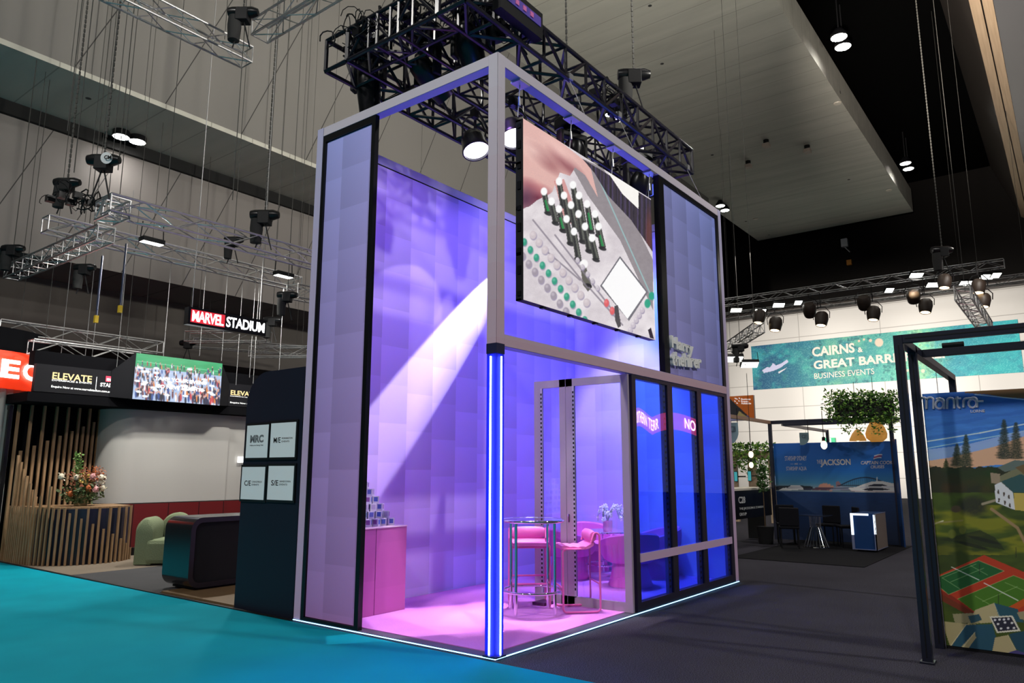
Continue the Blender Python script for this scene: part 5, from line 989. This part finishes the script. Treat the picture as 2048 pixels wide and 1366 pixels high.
# illuminated counter
t=thing('lit_display_cube','dark blue display counter with white glowing edges and metal side','counter',(12.3,-.55,0)); cx0,cx1,cy0,cy1,ct1=11.80,12.85,-.80,-.31,.80
MB().box(cx0+.02,cx1,cy0+.02,cy1-.02,.06,ct1).build('body',mat('blue_laminate',(.008,.045,.16),.3),t); MB().box(cx0+.0,cx1,cy0,cy0+.02,.05,ct1).build('side_panel',mat('bronze_side',(.16,.13,.11),.5),t)
ei=mat('edge_glow',(1,1,1),.4,emit=(.75,.88,1),es=1.5); ed=mat('edge_steel',(.35,.4,.6),.3,.6)
MB().box(cx0,cx0+.02,cy1-.05,cy1,.35,ct1).box(cx0,cx0+.02,cy0,cy0+.04,.38,ct1-.02).box(cx0,cx0+.02,cy0+.13,cy1-.05,ct1-.04,ct1).build('edge_light',ei,t,label='glowing white edge lighting')
MB().box(cx0,cx0+.02,cy1-.05,cy1,.06,.35).box(cx0,cx0+.02,cy0,cy0+.04,.06,.38).box(cx0,cx1,cy0-.005,cy0+.005,.05,.065).box(cx0,cx0+.02,cy0,cy1,.05,.065).box(cx0,cx1,cy0-.005,cy0+.01,ct1-.01,ct1+.005).build('edge_trim',ed,t)
MB().box(cx0+.1,cx1-.1,cy0+.08,cy1-.08,.012,.06).build('plinth_base',black,t)
# wire cone table and dark chairs
wx,wy_=12.15,.52; t=thing('wire_base_table','square dark table on a flared chrome wire base','table',(wx,wy_,.012)); MB().box(wx-.30,wx+.30,wy_-.30,wy_+.30,.70,.715).build('tabletop',mat('dark_glass_top',(.02,.025,.04),.08),t)
o=MB(); MB().tube([(wx+.27*math.cos(2*PI*i/30),wy_+.27*math.sin(2*PI*i/30),.022) for i in range(30)],.008,6,True).build('base_ring',chrome,t)
for i in range(22):
    a=2*PI*i/22; o.tube([(wx+.27*math.cos(a),wy_+.27*math.sin(a),.022),(wx+.11*math.cos(a),wy_+.11*math.sin(a),.45),(wx+.12*math.cos(a),wy_+.12*math.sin(a),.70)],.006,5)
o.build('wire_cone',chrome,t)
dch=mat('dark_chair_leather',(.004,.004,.007),.6,spec=.15)
t=thing('dining_chair','dark high-backed dining chair at the left end of the wire base table','chair',(0,0,0),'dark dining chairs'); MB().box(-.21,.21,-.21,.21,.42,.48).build('seat',dch,t,bevel=.02); MB().box(.17,.22,-.21,.21,.48,.88).build('backrest',dch,t,bevel=.02)
for x_ in(-.18,.18):
    for y_ in (-.18,.18): MB().bar((x_,y_,0),(x_,y_,.42),.016,6).build('leg',black,t)
t.location=(12.7,1.35,.012); t.rotation_euler=(0,0,R(20)); dup(t,(11.65,.95,.012),R(200),'dark high-backed dining chair in front of the wire base table, seen from behind'); dup(t,(12.95,.45,.012),R(-10),'dark high-backed dining chair behind the wire base table'); dup(t,(12.6,-.05,.012),R(-60),'dark high-backed dining chair right of the wire base table, near the lit counter')
# pendants, greenery, exit sign
bulb=mat('bulb_glow',(1,.8,.5),.3,emit=(1,.72,.38),es=7)
def pendant_bulb(px,py,D,label,h=1.6):
    c=PD(D,px,py); t=thing('pendant_bulb',label,'pendant light',tuple(c)); MB().ball(c,.055,.055,.075,12,8).build('bulb',bulb,t,True); MB().lathe([(0,.07),(.03,.07),(.028,.14),(0,.15)],10,c).build('socket',black,t,True); MB().bar(c+np.array((0,0,.14)),c+np.array((0,0,h)),.006,4).build('cord',black,t)
pendant_bulb(1648,890,13.2,'glowing bare bulb pendant in front of the blue harbour panel top',.62); pendant_bulb(1502,909,17,'glowing bare bulb pendant among the hanging greenery, upper',1.9); pendant_bulb(1502.5,930,19,'glowing bare bulb pendant under the hanging greenery, lower',1.2)
wk=NT('honey_wicker',.6); tcx=wk.node('ShaderNodeTexCoord'); wv=wk.node('ShaderNodeTexWave',wave_type='BANDS'); wv.bands_direction='Z'; wv.inputs['Scale'].default_value=14; wk.L.new(tcx.outputs['Object'],wv.inputs['Vector']); wk.L.new(wk.mix(wv.outputs[0],(.30,.14,.03),(.62,.36,.12)),wk.b.inputs['Base Color']); wk.b.inputs['Emission Color'].default_value=(1,.45,.08,1); wk.b.inputs['Emission Strength'].default_value=.30
def wick(px,py,D,sc_,prof,label):
    c=PD(D,px,py); t=thing('wicker_pendant',label,'pendant light',tuple(c)); MB().lathe([(r*sc_,z*sc_) for r,z in prof],24,c).build('wicker_shade',wk.m,t,True); MB().ball(c+np.array((0,0,-.05)),.06,.06,.08,10,7).build('bulb',bulb,t,True); MB().bar(c+np.array((0,0,prof[-1][1]*sc_)),c+np.array((0,0,1.3)),.006,4).build('cord',black,t)
wick(1715,872,17.5,.26,[(.72,-.45),(.70,-.3),(.45,.2),(.18,.55),(.12,.6)],'conical honey wicker pendant lamp, left of the larger one'); wick(1752,861,17.5,.36,[(.35,-.75),(.62,-.5),(.66,-.2),(.55,.15),(.3,.6),(.14,.8)],'large teardrop honey wicker pendant lamp beneath the leafy planter')
rr=random.Random(5); lf=[mat('leaf_dark',(.04,.12,.02),.6),mat('leaf_mid',(.14,.32,.04),.55),mat('leaf_bright',(.36,.56,.09),.5)]
ha=PD(17,1663,812); hb=PD(17,1793,812); hv=hb-ha
t=thing('hanging_planter','long leafy green hanging planter box above the harbour stand','planter',tuple((ha+hb)/2))
MB().obox((ha+hb)/2-np.array((0,0,.05)),hv/np.linalg.norm(hv),np.cross((0,0,1),hv/np.linalg.norm(hv)),(0,0,1),np.linalg.norm(hv)/2-.12,.12,.18).build('trough',mat('dark_soil',(.01,.012,.008),.9),t)
for mi,n_ in ((0,1500),(1,1500),(2,700)):
    o=MB()
    for k in range(n_):
        u=rr.random(); zz=rr.uniform(-.38,.30)+.06*math.sin(u*14); p=ha+hv*u+np.array((rr.uniform(-.2,.2),rr.uniform(-.2,.2),zz)); foliage(o,p,.03,1,.085 if mi<2 else .07,rr)
    if mi==1:
        for k in range(60):
            u=rr.choice((.2,.42,.66,.9))+rr.uniform(-.06,.06); foliage(o,ha+hv*u+np.array((0,0,-.5-rr.random()*.12)),.05,2,.07,rr)
    o.build('leaves',lf[mi],t)
gx=P('x',19.5,1463,905); g2=P('x',19.5,1550,905)
t=thing('timber_pergola','pale timber pergola frame with trailing greenery along its beam, right of the booth','pergola',(19.5,(gx[1]+g2[1])/2,0))
ptm=wood_mat('pale_pine',(.42,.30,.18),(.58,.44,.30),(4,4,.6)); zb_=P('x',19.5,1500,902)[2]
MB().box(19.4,19.6,g2[1]-1.0,gx[1]+1.4,zb_-.28,zb_).build('beam',ptm,t)
for px in (1504,1545,1466): y_=P('x',19.5,px,950)[1]; MB().box(19.42,19.58,y_-.16,y_+.1,0,zb_-.28).build('post',ptm,t)
for mi,n_ in ((0,500),(1,700),(2,250)):
    o=MB()
    for k in range(n_): u=rr.random(); p=np.array((19.35+rr.uniform(-.15,.1),gx[1]+.5+(g2[1]-gx[1]-.6)*u,zb_+.22-rr.random()**1.4*(.55+.35*abs(math.sin(u*9)))*1.15)); foliage(o,p,.03,1,.12,rr)
    o.build('trailing_leaves',lf[mi],t)
pc=PD(17.5,1526,977); t=thing('bushy_potted_tree','dark green bushy tree standing behind the cream worktop','plant',(pc[0],pc[1],0)); MB().lathe([(0,0),(.16,0),(.2,.4),(0,.4)],14,(pc[0],pc[1],0)).build('pot',black,t,True); MB().bar((pc[0],pc[1],.4),(pc[0],pc[1],1.6),.012,6).build('stem',mat('brown_stem',(.1,.06,.03),.8),t)
o=MB(); 
for k in range(420): z=rr.uniform(1.22,1.80); w_=.10*(1.1-abs(z-1.5)); foliage(o,(pc[0]+rr.uniform(-1,1)*w_,pc[1]+rr.uniform(-1,1)*w_,z),.03,1,.085,rr)
o.build('leaves',lf[0],t)
for px,py,l in ((1472,953,'left'),(1499.5,952,'right')):
    p=P('x',18.6,px,py); t=thing('wall_monitor','slim dark monitor on the timber pergola post, the %s of two'%l,'monitor',tuple(p)); MB().box(18.58,18.62,p[1]-.06,p[1]+.06,p[2]-.17,p[2]+.17).build('housing',blackg,t); MB().box(18.575,18.58,p[1]-.05,p[1]+.05,p[2]-.15,p[2]+.15).build('screen',mat('teal_screen',(.05,.3,.32),.3,emit=(.05,.35,.4),es=.6),t)
    MB().box(18.62,19.45,p[1]-.02,p[1]+.02,p[2]-.02,p[2]+.02).build('bracket',black,t)
for (px,py,X_,w_,l) in ((1659.5,880.5,WX-.3,10.5,'behind the blue harbour panel top'),(1814,893,25,6,'between the two black frame posts at right')):
    p=P('x',X_,px,py); s1=P('x',X_,px-w_,py); s2=P('x',X_,px+w_,py); hw=abs(s1[1]-s2[1])/2; t=thing('exit_sign','green exit sign with a white running figure, '+l,'sign',tuple(p)); hh=hw*.5
    MB().box(X_,X_+.1,p[1]-hw,p[1]+hw,p[2]-hh,p[2]+hh).build('case',mat('exit_green',(.0,.30,.12),.5,emit=(0,.32,.14),es=.9),t); MB().box(X_-.01,X_,p[1]-hw*.25,p[1]+hw*.25,p[2]-hh*.8,p[2]+hh*.85).build('white_field',wle,t)
    k=hw*.12; o=MB(); o.ball((X_-.02,p[1]-k*.3,p[2]+hh*.55),.01,k*.45,k*.45,8,6); 
    for (a1,b1) in (((0,.35),(0.2,-.05)),((.2,-.05),(.9,-.4)),((.2,-.05),(-.6,-.6)),((0,.3),(-.9,.1)),((0,.3),(.8,.15))): o.bar((X_-.02,p[1]+a1[0]*k*1.3,p[2]+a1[1]*hh),(X_-.02,p[1]+b1[0]*k*1.3,p[2]+b1[1]*hh),k*.2,5)
    o.build('running_figure',MT['exit_green'],t)
# small items high on the dark wall
p=P('x',WX+.04,1690,487); t=thing('wall_speaker','small white box speaker high on the dark hall wall','speaker',tuple(p)); MB().box(WX-.25,WX+.04,p[1]-.2,p[1]+.2,p[2]-.28,p[2]+.28).build('cabinet',mat('cool_white_box',(.6,.62,.65),.4),t); MB().bar((WX-.1,p[1],p[2]-.28),(WX-.1,p[1]-.3,p[2]-.7),.04,6).build('bracket',dalu,t); MB().box(WX-.2,WX,p[1]-.35,p[1]-.05,p[2]-1.6,p[2]-1.25).build('amber_beacon',mat('amber',(.5,.2,.02),.4),t)
for (px,py,l) in ((1532,281,'left upper'),(1614,292,'right upper'),(1496,323,'lower')):
    p=P('z',17.98,px,py); t=thing('ceiling_box','small pale box fitting under the concrete soffit, the %s of three'%l,'fixture',tuple(p)); MB().box(p[0]-.16,p[0]+.16,p[1]-.16,p[1]+.16,17.62,17.80).build('box',mat('dusty_pink_box',(.40,.33,.28),.6),t); MB().bar((p[0],p[1],17.8),(p[0],p[1],18.0),.14,10).build('dark_collar',black,t)
for (px,py,l) in ((1675,207,'upper right'),(1778,381,'right edge'),(1511,438,'lower left')):
    p=P('z',17.98,px,py); tag(MB().lathe([(0,-.05),(.15,-.04),(.18,.02)],14,(p[0],p[1],18.0)).build('recessed_light',mat('cream_disc',(.55,.5,.42),.5)),'small cream recessed disc in the concrete soffit, %s'%l,'light')
hb_=mat('high_bay_glow',(1,1,1),.3,emit=(1,.98,.93),es=22)
for i,(A_,B_,l,z_) in enumerate((((1678,75),(1686,94),'largest, at upper right of the picture',18.6),((1811,327),(1817,338),'right, below the timber strip',18.6),((1218,230),(1236,241),'over the booth top beam',17.6),((1441,412),(1450,421),'at the top right corner of the booth',17.6),((242,274),(275,284),'left concrete soffit',None))):
    if z_: a,b=P('z',z_,*A_),P('z',z_,*B_)
    else: a,b=P('y',YW2-.6,*A_),P('y',YW2-.6,*B_)
    a=np.array(a);b=np.array(b); t=thing('twin_high_bay_lamp','pair of glaring white round hall lamps, '+l,'ceiling lamp',tuple((a+b)/2)); r_=.20 if i in (0,) else .19
    if z_ is None: r_=.16
    rr_=[.30,.27,.17,.26,.19][i]
    for c in (a,b):
        MB().lathe([(0,0),(rr_,0)],20,c,(0,0,-1)).build('lamp_face',hb_,t); MB().lathe([(rr_+.02,0),(rr_+.02,.12),(rr_*.5,.35),(0,.36)],18,c).build('housing',blackg,t,True)
        MB().bar(c+np.array((0,0,.3)),c+np.array((0,0,20.49-c[2] if i<2 else 17.99-c[2] if z_ else Z1-.11-c[2])),.03,5).build('stem',black,t)
    m_=(a+b)/2; lamp('SPOT',m_-np.array((0,0,.1)),m_-np.array((0,0,8)),(450,450,250,300,110)[i],(1,.97,.92),.25,150,.9,'high_bay_light')
# ================================================================ BLACK FRAMED COAST POSTER STAND (RIGHT EDGE)
q1=P('z',0,1846,1325); fx,fy=2.36,-3.06; px_=3.08; FZ=P('x',2.34,1790,672)[2]
t=thing('black_booth_frame','black aluminium booth frame with square posts and beams at the right edge','frame',(3.2,-3.4,0)); fb=mat('black_blue_profile',(.014,.016,.03),.3,.2)
def prof(nm,x0,x1,y0,y1,z0,z1): 
    o=MB(); o.box(x0,x1,y0,y1,z0,z1)
    return o.build(nm,fb,t,bevel=.004)
fz1=FZ+.0
for x_,h_ in ((2.30,fz1),(3.02,fz1),(6.0,fz1)): prof('post',x_,x_+.08,fy-.08,fy,0,h_)
prof('top_beam',2.30,2.38,-6.2,fy-.08,fz1-.08,fz1); prof('top_beam',3.42,3.50,-6.2,fy-.08,fz1-.08,fz1); prof('side_beam',2.38,6.0,fy-.08,fy,fz1-.08,fz1)
o=MB(); [o.box(2.296,2.30,fy-.045,fy-.035,.05,fz1-.1).box(3.016,3.02,fy-.045,fy-.035,.05,fz1-.1).box(2.296,2.30,-6.2,fy-.1,fz1-.045,fz1-.035)]; o.build('channel_groove',black,t)
prof('base_plate',2.28,2.42,fy-.1,fy+.02,0,.02)
q=P('x',3.42,1905,692); tag(MB().bar((3.46,q[1]-.10,fz1+.03),(3.46,q[1]+.10,fz1+.03),.028,8).build('cable_connector',black),'black cable connector plug lying on the frame beam over the coast poster','connector')
o=MB(); p0=P('y',fy-.04,1873,737); o.tube([(p0[0],fy-.03,fz1-.1),(p0[0],fy-.03,fz1-.9)],.004,5); tag(o.build('dangling_cord',dalu),'thin pale cord dangling from the side beam above the coast poster','cord')
def coast(X,Y,a,b):
    s=X-1824; top=789; c=Cv(X,Y,(36,84,150)); v=(Y-789)/530; n=fbm(X/30,Y/5,4,1)
    c.put(np.clip((Y-800)/110,0,1)*.8,(70,130,190)); c.put(n*.5,(26,62,120)); c.put((np.sin((Y-.0*X+X*.16)/3.6+4*fbm(X/40,Y/20,3,4))>.6)*.25,(20,60,130))
    c.put(inpoly(X,Y,[(1930,783),(2050,772),(2050,797),(2010,795),(1975,789),(1930,786)]),(96,66,38)); c.seg(1950,789,2048,799,.8,col=(210,215,225),a=.8)
    c.seg(1835,886,1960,866,1.0,col=(220,230,240),a=.7); c.seg(1960,866,2050,848,1.2,col=(220,230,240),a=.7); c.seg(1835,900,2050,862,.8,col=(200,215,235),a=.6); c.poly([(1830,902),(1930,890),(2050,860),(2050,900),(1940,918),(1835,930)],(128,142,178),.8)
    c.poly([(1835,925),(1900,915),(1990,893),(2050,872),(2050,930),(1990,930),(1835,948)],(176,132,104)); 
    gl=Y>930+8*fbm(X/10,Y*0,3,2); c.put(gl,(28,30,14)); g=Y>985; c.put(g,(58,72,16)); c.put(g*fbm(X/40,Y/14,3,8)*.8,(28,38,8)); c.put((Y>1010)*(Y<1110)*np.clip((fbm(X/60+3,Y/18,3,5)-.42)*5,0,1)*.8,(106,104,18)); c.put((Y>1075)*(Y<1165)*.6*np.clip(1-(X-1838)/150,0,1),(28,32,10))
    def tree(x,y0,y1,w,col,k=11):
        for i in range(k):
            u=i/(k-1); yy=y0+(y1-y0)*u; c.put(ell(X,Y,x,yy,w*(.25+.75*u)*(.8+.2*((i*7)%3)/2),3.2,0,.3)*(.55+.45*hsh(np.floor(X/1.5),np.floor(Y/1.5),3)),col)
    tree(1932,872,930,15,(26,34,20),14); tree(1914,890,930,14,(30,36,20)); tree(2008,842,915,17,(24,32,24),16); tree(2032,848,915,18,(30,34,22),14); tree(1892,920,940,9,(34,40,14),6)
    for i in range(34): r_=hsh(np.array(i*1.0),np.array(2.0)); r2=hsh(np.array(i*1.0),np.array(9.0)); c.put(ell(X,Y,1838+r_*175,942+r2*38,13,9,0,.5)*(.5+.5*fbm(X/3,Y/3,2,i)),(20+r2*26,24+r_*22,10))
    c.put(ell(X,Y,1945,1012,30,18,0,.3)*(.6+.4*fbm(X/3,Y/3,3,2)),(28,28,20)); c.ell(1912,1018,10,7,col=(64,52,34)); c.poly([(1880,1080),(1960,1060),(1990,1075),(2010,1100),(1950,1090)],(24,30,10),.7)
    c.ell(1904,1068,8,9,col=(74,80,22)); c.ell(1925,1060,7,8,col=(70,76,22)); c.ell(1945,1091,32,3.5,14,col=(16,20,8),a=.8); c.ell(1968,1080,34,3.5,14,col=(16,20,8),a=.8)
    c.seg(1851,1053,1886,1042,1.3,col=(170,165,140)); c.seg(1850,1048,1925,1041,1.6,col=(110,100,60),a=.8); c.seg(1983,1018,2035,1056,3,col=(118,96,66)); c.seg(2035,1056,2050,1085,3,col=(118,96,66)); c.seg(1965,1008,2000,998,2.6,col=(120,110,90))
    # buildings
    c.poly([(1990,957),(2025,940),(2050,934),(2050,968),(2008,972),(1984,966)],(92,90,66)); c.poly([(1995,935),(2030,920),(2050,922),(2050,934),(2010,944)],(74,84,78)); c.poly([(1980,945),(2000,948),(2000,968),(1983,966)],(120,104,84)); c.poly([(2030,935),(2050,928),(2050,950)],(84,66,40))
    c.poly([(1989,970),(2002,964),(2026,985),(2030,1020),(1992,1005)],(205,198,188)); c.poly([(2002,963),(2042,948),(2050,952),(2050,985),(2027,985)],(34,62,62)); c.poly([(2027,986),(2050,986),(2050,1022),(2030,1020)],(150,130,60)); 
    for x,y in ((1997,983),(2008,988),(2018,993),(1998,1000),(2010,1005),(2020,1010)): c.poly([(x-2,y-4),(x+1.5,y-3),(x+1.5,y+5),(x-2,y+4)],(60,48,38))
    # tennis courts
    c.poly([(1860,1158),(1968,1110),(2050,1145),(2050,1235),(2010,1218),(1950,1226),(1862,1176)],(140,42,18)); c.poly([(1862,1160),(1957,1121),(2008,1142),(1897,1189)],(22,70,30)); c.poly([(1915,1198),(2027,1151),(2050,1160),(2050,1208),(1990,1230),(1950,1224)],(52,88,18)); c.poly([(1862,1172),(1905,1192),(1950,1225),(1940,1232),(1862,1190)],(96,28,14),.8); c.poly([(2010,1218),(2050,1196),(2050,1210),(2024,1226)],(150,60,16))
    for s_ in ((1862,1160,1957,1121),(1957,1121,2008,1142),(2008,1142,1897,1189),(1897,1189,1862,1160),(1884,1156,1952,1128),(1901,1164,1968,1136),(1885,1156,1920,1178),(1941,1131,1975,1150),(1915,1198,2027,1151),(2027,1151,2050,1160),(1950,1192,1978,1208),(1965,1203,2035,1173),(2010,1165,2050,1182)): c.seg(*s_,.35,col=(150,170,120),a=.75,soft=.5)
    c.seg(1903,1134,1958,1160,.6,col=(200,200,190)); c.seg(1968,1166,2036,1201,.7,col=(210,210,200)); [c.seg(x,y,x,y+20,.5,col=(20,20,16)) for x,y in ((1959,1128),(1997,1188),(1876,1160),(2032,1095))]
    # roofs at the bottom
    for pts,col in (([(1889,1243),(1932,1248),(1985,1250),(1990,1272),(1901,1294),(1889,1260)],(128,118,84)),([(1950,1220),(1988,1206),(2000,1230),(1985,1245),(1935,1248)],(140,130,94)),([(1905,1228),(1945,1226),(1960,1246),(1910,1246)],(112,106,78)),([(1936,1232),(1958,1228),(1964,1240),(1942,1247)],(30,58,66)),([(1988,1206),(2035,1218),(2048,1245),(2000,1240)],(28,62,72)),([(1932,1250),(1985,1248),(1992,1275),(1988,1308),(1937,1302),(1903,1292)],(24,58,72)),([(1923,1293),(1950,1264),(1952,1276),(1932,1303)],(132,124,90)),([(1990,1275),(2016,1270),(2032,1300),(1998,1312),(1984,1306)],(136,126,92)),([(2018,1268),(2050,1262),(2050,1308),(2032,1298)],(22,52,66)),([(1998,1312),(2032,1300),(2050,1306),(2050,1320)],(52,46,90)),([(2034,1225),(2050,1222),(2050,1240),(2040,1238)],(120,112,84)),([(1979,1233),(2025,1231),(2041,1262),(1994,1266)],(170,166,150)),([(1983,1236),(2022,1234),(2036,1259),(1996,1263)],(28,28,40))): c.poly(pts,col)
    for x,y in ((1990,1240),(1999,1239),(2008,1239),(2017,1238),(1996,1248),(2010,1245),(2024,1246),(2002,1257),(2016,1256),(2028,1256)): c.ell(x,y,2.6,2.2,col=(190,185,180))
    for s_ in ((1901,1292,1932,1250),(1923,1298,1950,1264),(1988,1206,2000,1236),(2016,1270,2032,1300)): c.seg(*s_,.5,col=(190,185,160),a=.7)
    return c
pz1=P('x',px_,1824,789)[2]; y_a=P('x',px_,1824,789)[1]
t=thing('coast_poster_wall','large poster wall showing a beach, pines and tennis courts, in the black frame','poster',(px_,-3.9,0))
poster('poster_face',(px_,fy-.09,.03),(0,-1.35,0),(0,0,pz1-.03),270,520,coast,vcol_mat('printed_picture'),t,gain=2.3); MB().box(px_+.006,px_+.05,-6.2,fy-.09,.0,pz1).build('panel_core',black,t); MB().box(px_,px_+.006,-6.2,fy-.09-1.35,.03,pz1).build('poster_extension',mat('poster_blue_green',(.05,.10,.10),.5),t)
lw=mat('pale_lilac_letter',(.62,.62,.72),.4); X_=px_-.006
pw_=.012
def lp(pts): return [P('x',X_,*q) for q in pts]
def curve(cx,cy,rx,ry,a0,a1,n=10): return [(cx+rx*math.cos(R(a0+(a1-a0)*i/n)),cy-ry*math.sin(R(a0+(a1-a0)*i/n))) for i in range(n+1)]
o=MB(); W=.0115
for pts in ([(1841,820)]+curve(1847,800,6,5,180,0)+[(1853,818)],curve(1860,800,7,5,180,0)+[(1867,818)],
            curve(1879,809,8,8.5,75,360+75),[(1872,798),(1880,796)]+curve(1881,803,7,6,90,0)+[(1888,818)],
            [(1894,818),(1894.5,802)]+curve(1901,802,7,6,170,0)+[(1908.5,817)],[(1914,793),(1915,808)]+curve(1920,808,5,8,180,280),[(1910,798),(1922,797)],
            [(1927,815),(1927,803)]+curve(1933,803,6,6,180,80)+[(1940,796)],curve(1945,807,8,8.5,60,420),[(1938,797),(1946,795)]+curve(1948,801,6,6,90,10)+[(1954,815)],[(1953,803),(1967,802.5)]):
    o.tube(lp(pts),W,6)
o.build('script_lettering',lw,t); ptext('LORNE',((1941.5,825.5),(1970,824.5),(1941,820)),'x',px_,lw,'lettering',t,off=.006,bold=.02)

# translucent ring sign of a stand out of frame to the right; its back is what the tinted panes mirror
D_=6.0; a=P('y',D_,1270,850); b=P('y',D_,1400,850); zt_,zb_2=P('y',D_,1335,826)[2],P('y',D_,1335,862)[2]
t=thing('territory_ring_sign','translucent pink ring sign seen from behind, reflected in the blue tinted panes','sign',((a[0]+b[0])/2,-D_,zb_2))
n=40; v=[]; xa,xb=a[0],b[0]; arc_=lambda u: .22*abs(math.sin(2*PI*u))-.1; pe=NT('pink_translucent_sign',.6); pe.b.inputs['Base Color'].default_value=(.7,.15,.2,1); pe.b.inputs['Emission Color'].default_value=(1,.10,.22,1); pe.b.inputs['Emission Strength'].default_value=1.2
for z in (zb_2,zt_): v+=[(xa+(xb-xa)*i/n,-D_-.6*math.sin(PI*i/n),z+arc_(i/n)) for i in range(n+1)]
MB().add(v,[(i,i+1,n+2+i,n+1+i) for i in range(n)]).build('red_band',pe.m,t,True)
hz_=(zt_-zb_2); wle2=mat('sign_letter_bright',(1,1,1),.4,emit=(1,.8,1),es=4)
for s_,u0,u1 in (('NORTHERN TERR',.05,.58),('NO',.86,.96)):
    g_=text(s_,1,(0,0,0),(1,0,0),(0,0,1),wle2,'lettering',None,fit=((u1-u0)*(xb-xa),hz_*.62),bold=.01)
    for vv in g_.data.vertices: x_=vv.co[0]+u0*(xb-xa); z_=vv.co[2]; vv.co=(xa+x_-t.location[0],-D_-.6*math.sin(PI*x_/(xb-xa))+.03-t.location[1],zb_2+hz_*.2+z_+arc_(x_/(xb-xa))-t.location[2])
    g_.parent=t
# NEST the finer pieces one level deeper, under the part they sit on
NEST={'lens':('can','head'),'lettering':('board','case','body','plate','front_panel','panel_core','banner_board','cloth','red_band'),'bulb':('socket',),'base_plate':('pedestal',),'red_field':('case','board'),'latch':('cabinet_frame',),'slot_row':('upright',),'perforated_strip':('strip_backing',),'label_patch':('carton',),'light_face':('housing',),'edge_trim':('body',),'turnbuckle':('cable',),'flag_logo':('panel_core',),'dash_mark':('panel_core',),'logo_mark':('board',),'divider':('board',),'running_figure':('white_field',),'channel_groove':('post',),'base_joints':('red_base',),'socket_row':('panel',),'screen':('base',),'foot':('shell',)}
base=lambda o:o.name.split('.')[0]
for r_ in [o for o in bpy.data.objects if o.parent is None]:
    kids=list(r_.children)
    for k in kids:
        for want in NEST.get(base(k),()):
            c_=[q for q in kids if base(q)==want and not k.children]
            if c_: k.parent=c_[0]; break
